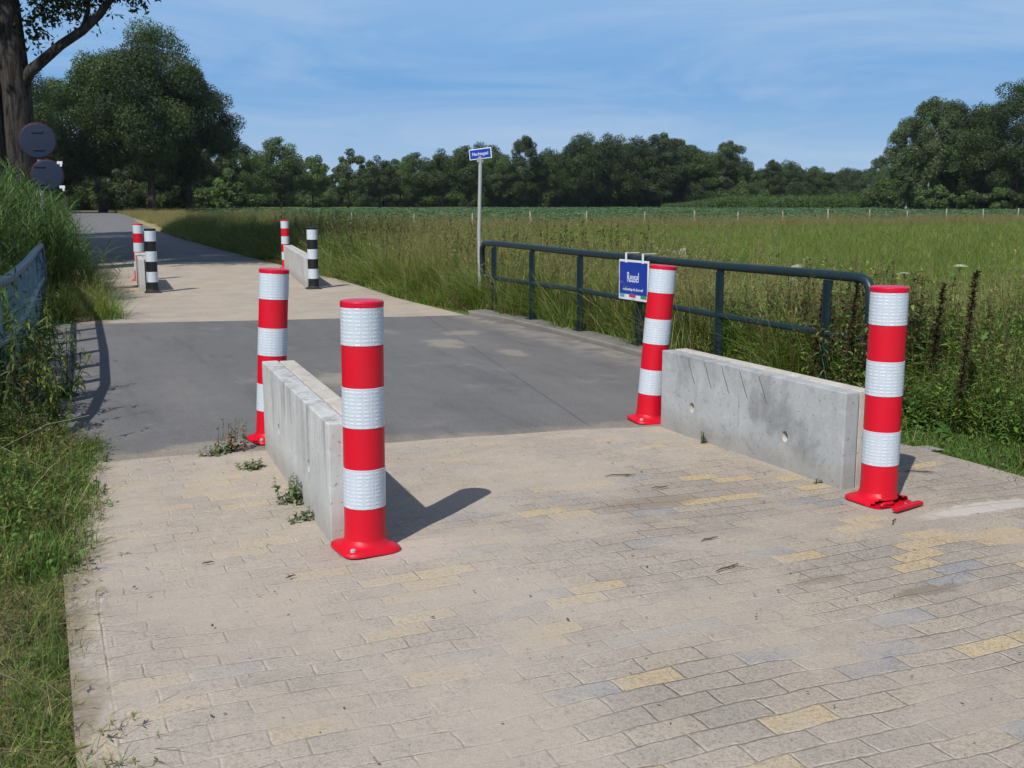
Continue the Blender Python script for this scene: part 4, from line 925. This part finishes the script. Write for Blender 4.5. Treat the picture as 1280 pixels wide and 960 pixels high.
def umbel(h, r):
    g = GBuf(); stem(g, np.zeros((1, 3)), np.array([[.04, .02, h]]), .007, (.07, .10, .03)); n = 14; a = U(0, 6.28, n); q = np.sqrt(U(0, 1, n)) * r
    tip = np.stack([.04 + q * np.cos(a), .02 + q * np.sin(a), h + .05 - q * .2], 1); stem(g, np.tile([[.04, .02, h]], (n, 1)), tip, .002, (.08, .11, .04))
    m = 16; P = np.repeat(tip, m, 0) + rng.normal(0, .011, (n * m, 3)) * [1, 1, .25]; k = len(P)
    g.quads(P, np.tile([[.006, 0, 0.]], (k, 1)), np.tile([[0, .007, .001]], (k, 1)), tints([(.62, .64, .55)], k, .1))
    m = 8; leaves(g, np.tile([[.02, .01, h * .4]], (m, 1)) * U(.3, 1.4, m)[:, None], U(0, 6.28, m), U(.08, .16, m), U(.02, .04, m), U(.2, 1, m), .8, GREEN); return g
for x, y, h, r, lab in ((6.28, 6.10, 1.17, .075, 'largest white umbel flower right of the cracked bollard top'), (6.25, 6.62, 1.08, .045, 'small white umbel flower close to the cracked bollard top'), (9.0, 7.2, 1.42, .07, 'white umbel flower high at the right picture edge, left of its neighbour'), (9.4, 7.25, 1.34, .05, 'white umbel flower at the right picture edge, lower of the pair')):
    plant('umbel_flower', umbel(h, r * .55), (x, y, -.03), lab, 'flower', MT['leaf'], 'white umbel flowers on the right bank')
WH = [(.12, .15, .03), (.16, .18, .035), (.08, .12, .03), (.06, .10, .025)]
for i, (x, y, h, lab) in enumerate(((-.03, 9.2, .62, 'yellow-green narrow-leaved weed arching over the left asphalt edge, tallest'), (.02, 8.35, .46, 'yellow-green weed at the near end of the left railing shadow'), (-.10, 10.6, .72, 'upright narrow-leaved weed before the left railing post'), (-.2, 8.0, .5, 'browning weed clump below the left railing end'), (.02, 12.3, .55, 'narrow-leaved weed farthest along the left asphalt edge'), (.10, 9.9, .58, 'leaning yellowish weed over the left rail shadow, middle of its row'), (-.12, 11.5, .66, 'leafy weed between the two farthest narrow-leaved ones'), (.06, 14.6, .5, 'pale arching weed at the far left asphalt corner'), (-.18, 8.7, .7, 'tall mixed brown and green weed at the near railing end'))):
    plant('willow_weed', weed(h * 1.12, 6, 22, .15, .024, WH + (BROWN if i in (3, 8) else []), .10, .5, 1.6), (x, y, -.03), lab, 'plant', MT['leaf'])
for i, (x, y, h, lab) in enumerate(((-.42, 8.25, 1.25, 'tall thin stalk at the left picture edge throwing its shade over the asphalt'), (-.36, 7.75, 1.15, 'leafy stalk at the left picture edge, second toward the viewer'), (-.30, 7.45, 1.3, 'leafy stalk at the left picture edge, nearest to the viewer'), (-.46, 7.6, .95, 'shorter leafy stalk behind the others at the left picture edge'))):
    plant('tall_weed', weed(h, 2 if i else 1, 22, .11, .022, WH, .05, .5, 1.4), (x, y, -.03), lab, 'plant')
for x, y, h, lab in ((1.12, 6.72, .10, 'low weed tuft by the left side of the left wall, nearer one'), (1.10, 7.28, .26, 'weed with reddish stems against the far end of the left wall'), (1.2, 5.85, .19, 'pale weed growing in the joint at the foot of the left wall'), (.98, 7.2, .12, 'low weed tuft at the asphalt edge left of the left wall'), (1.2, 5.5, .09, 'dry weed at the foot of the left wall near its front end')):
    plant('wall_weed', weed(h * .85, 16, 11, .042, .022, [(.17, .22, .11), (.24, .27, .16), (.12, .17, .075)] + ([(.34, .09, .05)] if h > .2 else []), .10, .45, sw=.003), (x, y, 0), lab, 'plant')
plant('wall_weed', weed(.16, 3, 12, .03, .012, [(.05, .08, .03), (.04, .06, .03)], .02), (4.15, 6.2, 0), 'small upright dark weed at the foot of the right wall', 'plant')
plant('wall_weed', weed(.06, 5, 6, .03, .012, [(.07, .09, .04)], .03), (4.16, 5.02, 0), 'tiny weed at the foot of the right wall near its front end', 'plant')
g = GBuf(); P = np.array([[[-.3, 0, .1], [-.1, .06, .2], [.15, .16, .30], [.4, .2, .33]], [[-.35, -.2, .32], [-.1, -.3, .28], [.1, -.36, .16], [.25, -.4, .08]]])
g.ribbon(P, np.full((2, 4), .004), np.tile([[0, .5, .8]], (2, 1)), tints([(.28, .25, .16)], 2)); plant('dry_stalk', g, (-.18, 7.0, 0), 'long pale dry stalks lying across the left verge', 'stalk', MT['grass'])

# ------------------------------------------------------------------ small things on the paving
bm = bmesh.new(); bmesh.ops.create_icosphere(bm, subdivisions=3, radius=1)
for v in bm.verts: v.co = Vector((v.co.x * .17, v.co.y * .13, .05 + v.co.z * .07)) * (1 + .12 * math.sin(v.co.x * 5 + v.co.y * 7))
o = link('stone', from_bm('stone', bm, MT['stone'], True)); o.location = (1.02, 28.1, -.02); tag(o, 'pale stone lying at the left road edge by the reeds', 'stone')
tw = [(2.79, 3.94, .085, 20, 'forked dark twig on the bricks right of the picture middle'), (3.16, 5.61, .10, -12, 'thin twig on the bricks near the asphalt edge'), (3.24, 5.27, .06, 5, 'short curved twig left of the right wall'),
      (2.95, 4.33, .06, 8, 'twig on dusty bricks behind the forked one'), (.93, 4.62, .028, 25, 'tiny dark twig left of the nearest bollard'), (.62, 4.95, .03, 10, 'tiny dark twig on the dusty left bricks'), (4.9, 4.95, .09, -25, 'twig on the bricks beside the green bank'), (4.0, 4.2, .06, 40, 'short twig on the bricks before the cracked bollard')]
for k, (x, y, l, a, lab) in enumerate(tw):
    q = random.Random(k); bm = bmesh.new(); tube(bm, [(-l, q.uniform(-.01, .01), .004), (-l * .5, q.uniform(-.008, .012), .008), (0, q.uniform(-.006, .006), .006), (l * .45, q.uniform(-.01, .004), .009), (l, q.uniform(-.006, .014), .004)], [.0015, .0035, .004, .003, .0012], 6)
    if l > .07: tube(bm, [(l * .1, 0, .007), (l * .5, -.03, .009), (l * .7, -.055, .006)], [.0025, .002, .001], 5)
    o = link('twig', from_bm('twig', bm, MT['twig'])); o.location = (x, y, .010); o.rotation_euler.z = R(a); tag(o, lab, 'twig', 'twigs lying on the bricks')
g = GBuf(); n = 1500; P = np.stack([U(.1, 5.3, n), U(1.6, 7.0, n), np.full(n, .013)], 1); s = rng.gamma(2, .0019, (n, 1)).clip(.0015, .010); a = U(0, 6.28, n)
g.quads(P, np.stack([np.cos(a), np.sin(a), U(-.2, .4, n)], 1) * s, np.stack([-np.sin(a), np.cos(a), U(0, .5, n)], 1) * s * .7, tints([(.10, .085, .065), (.2, .17, .13), (.42, .38, .32)], n))
tag(link('leaf_litter', g.mesh('leaf_litter', MT['grass'])), 'scattered grit and dry leaf bits on the bricks', kind='stuff')
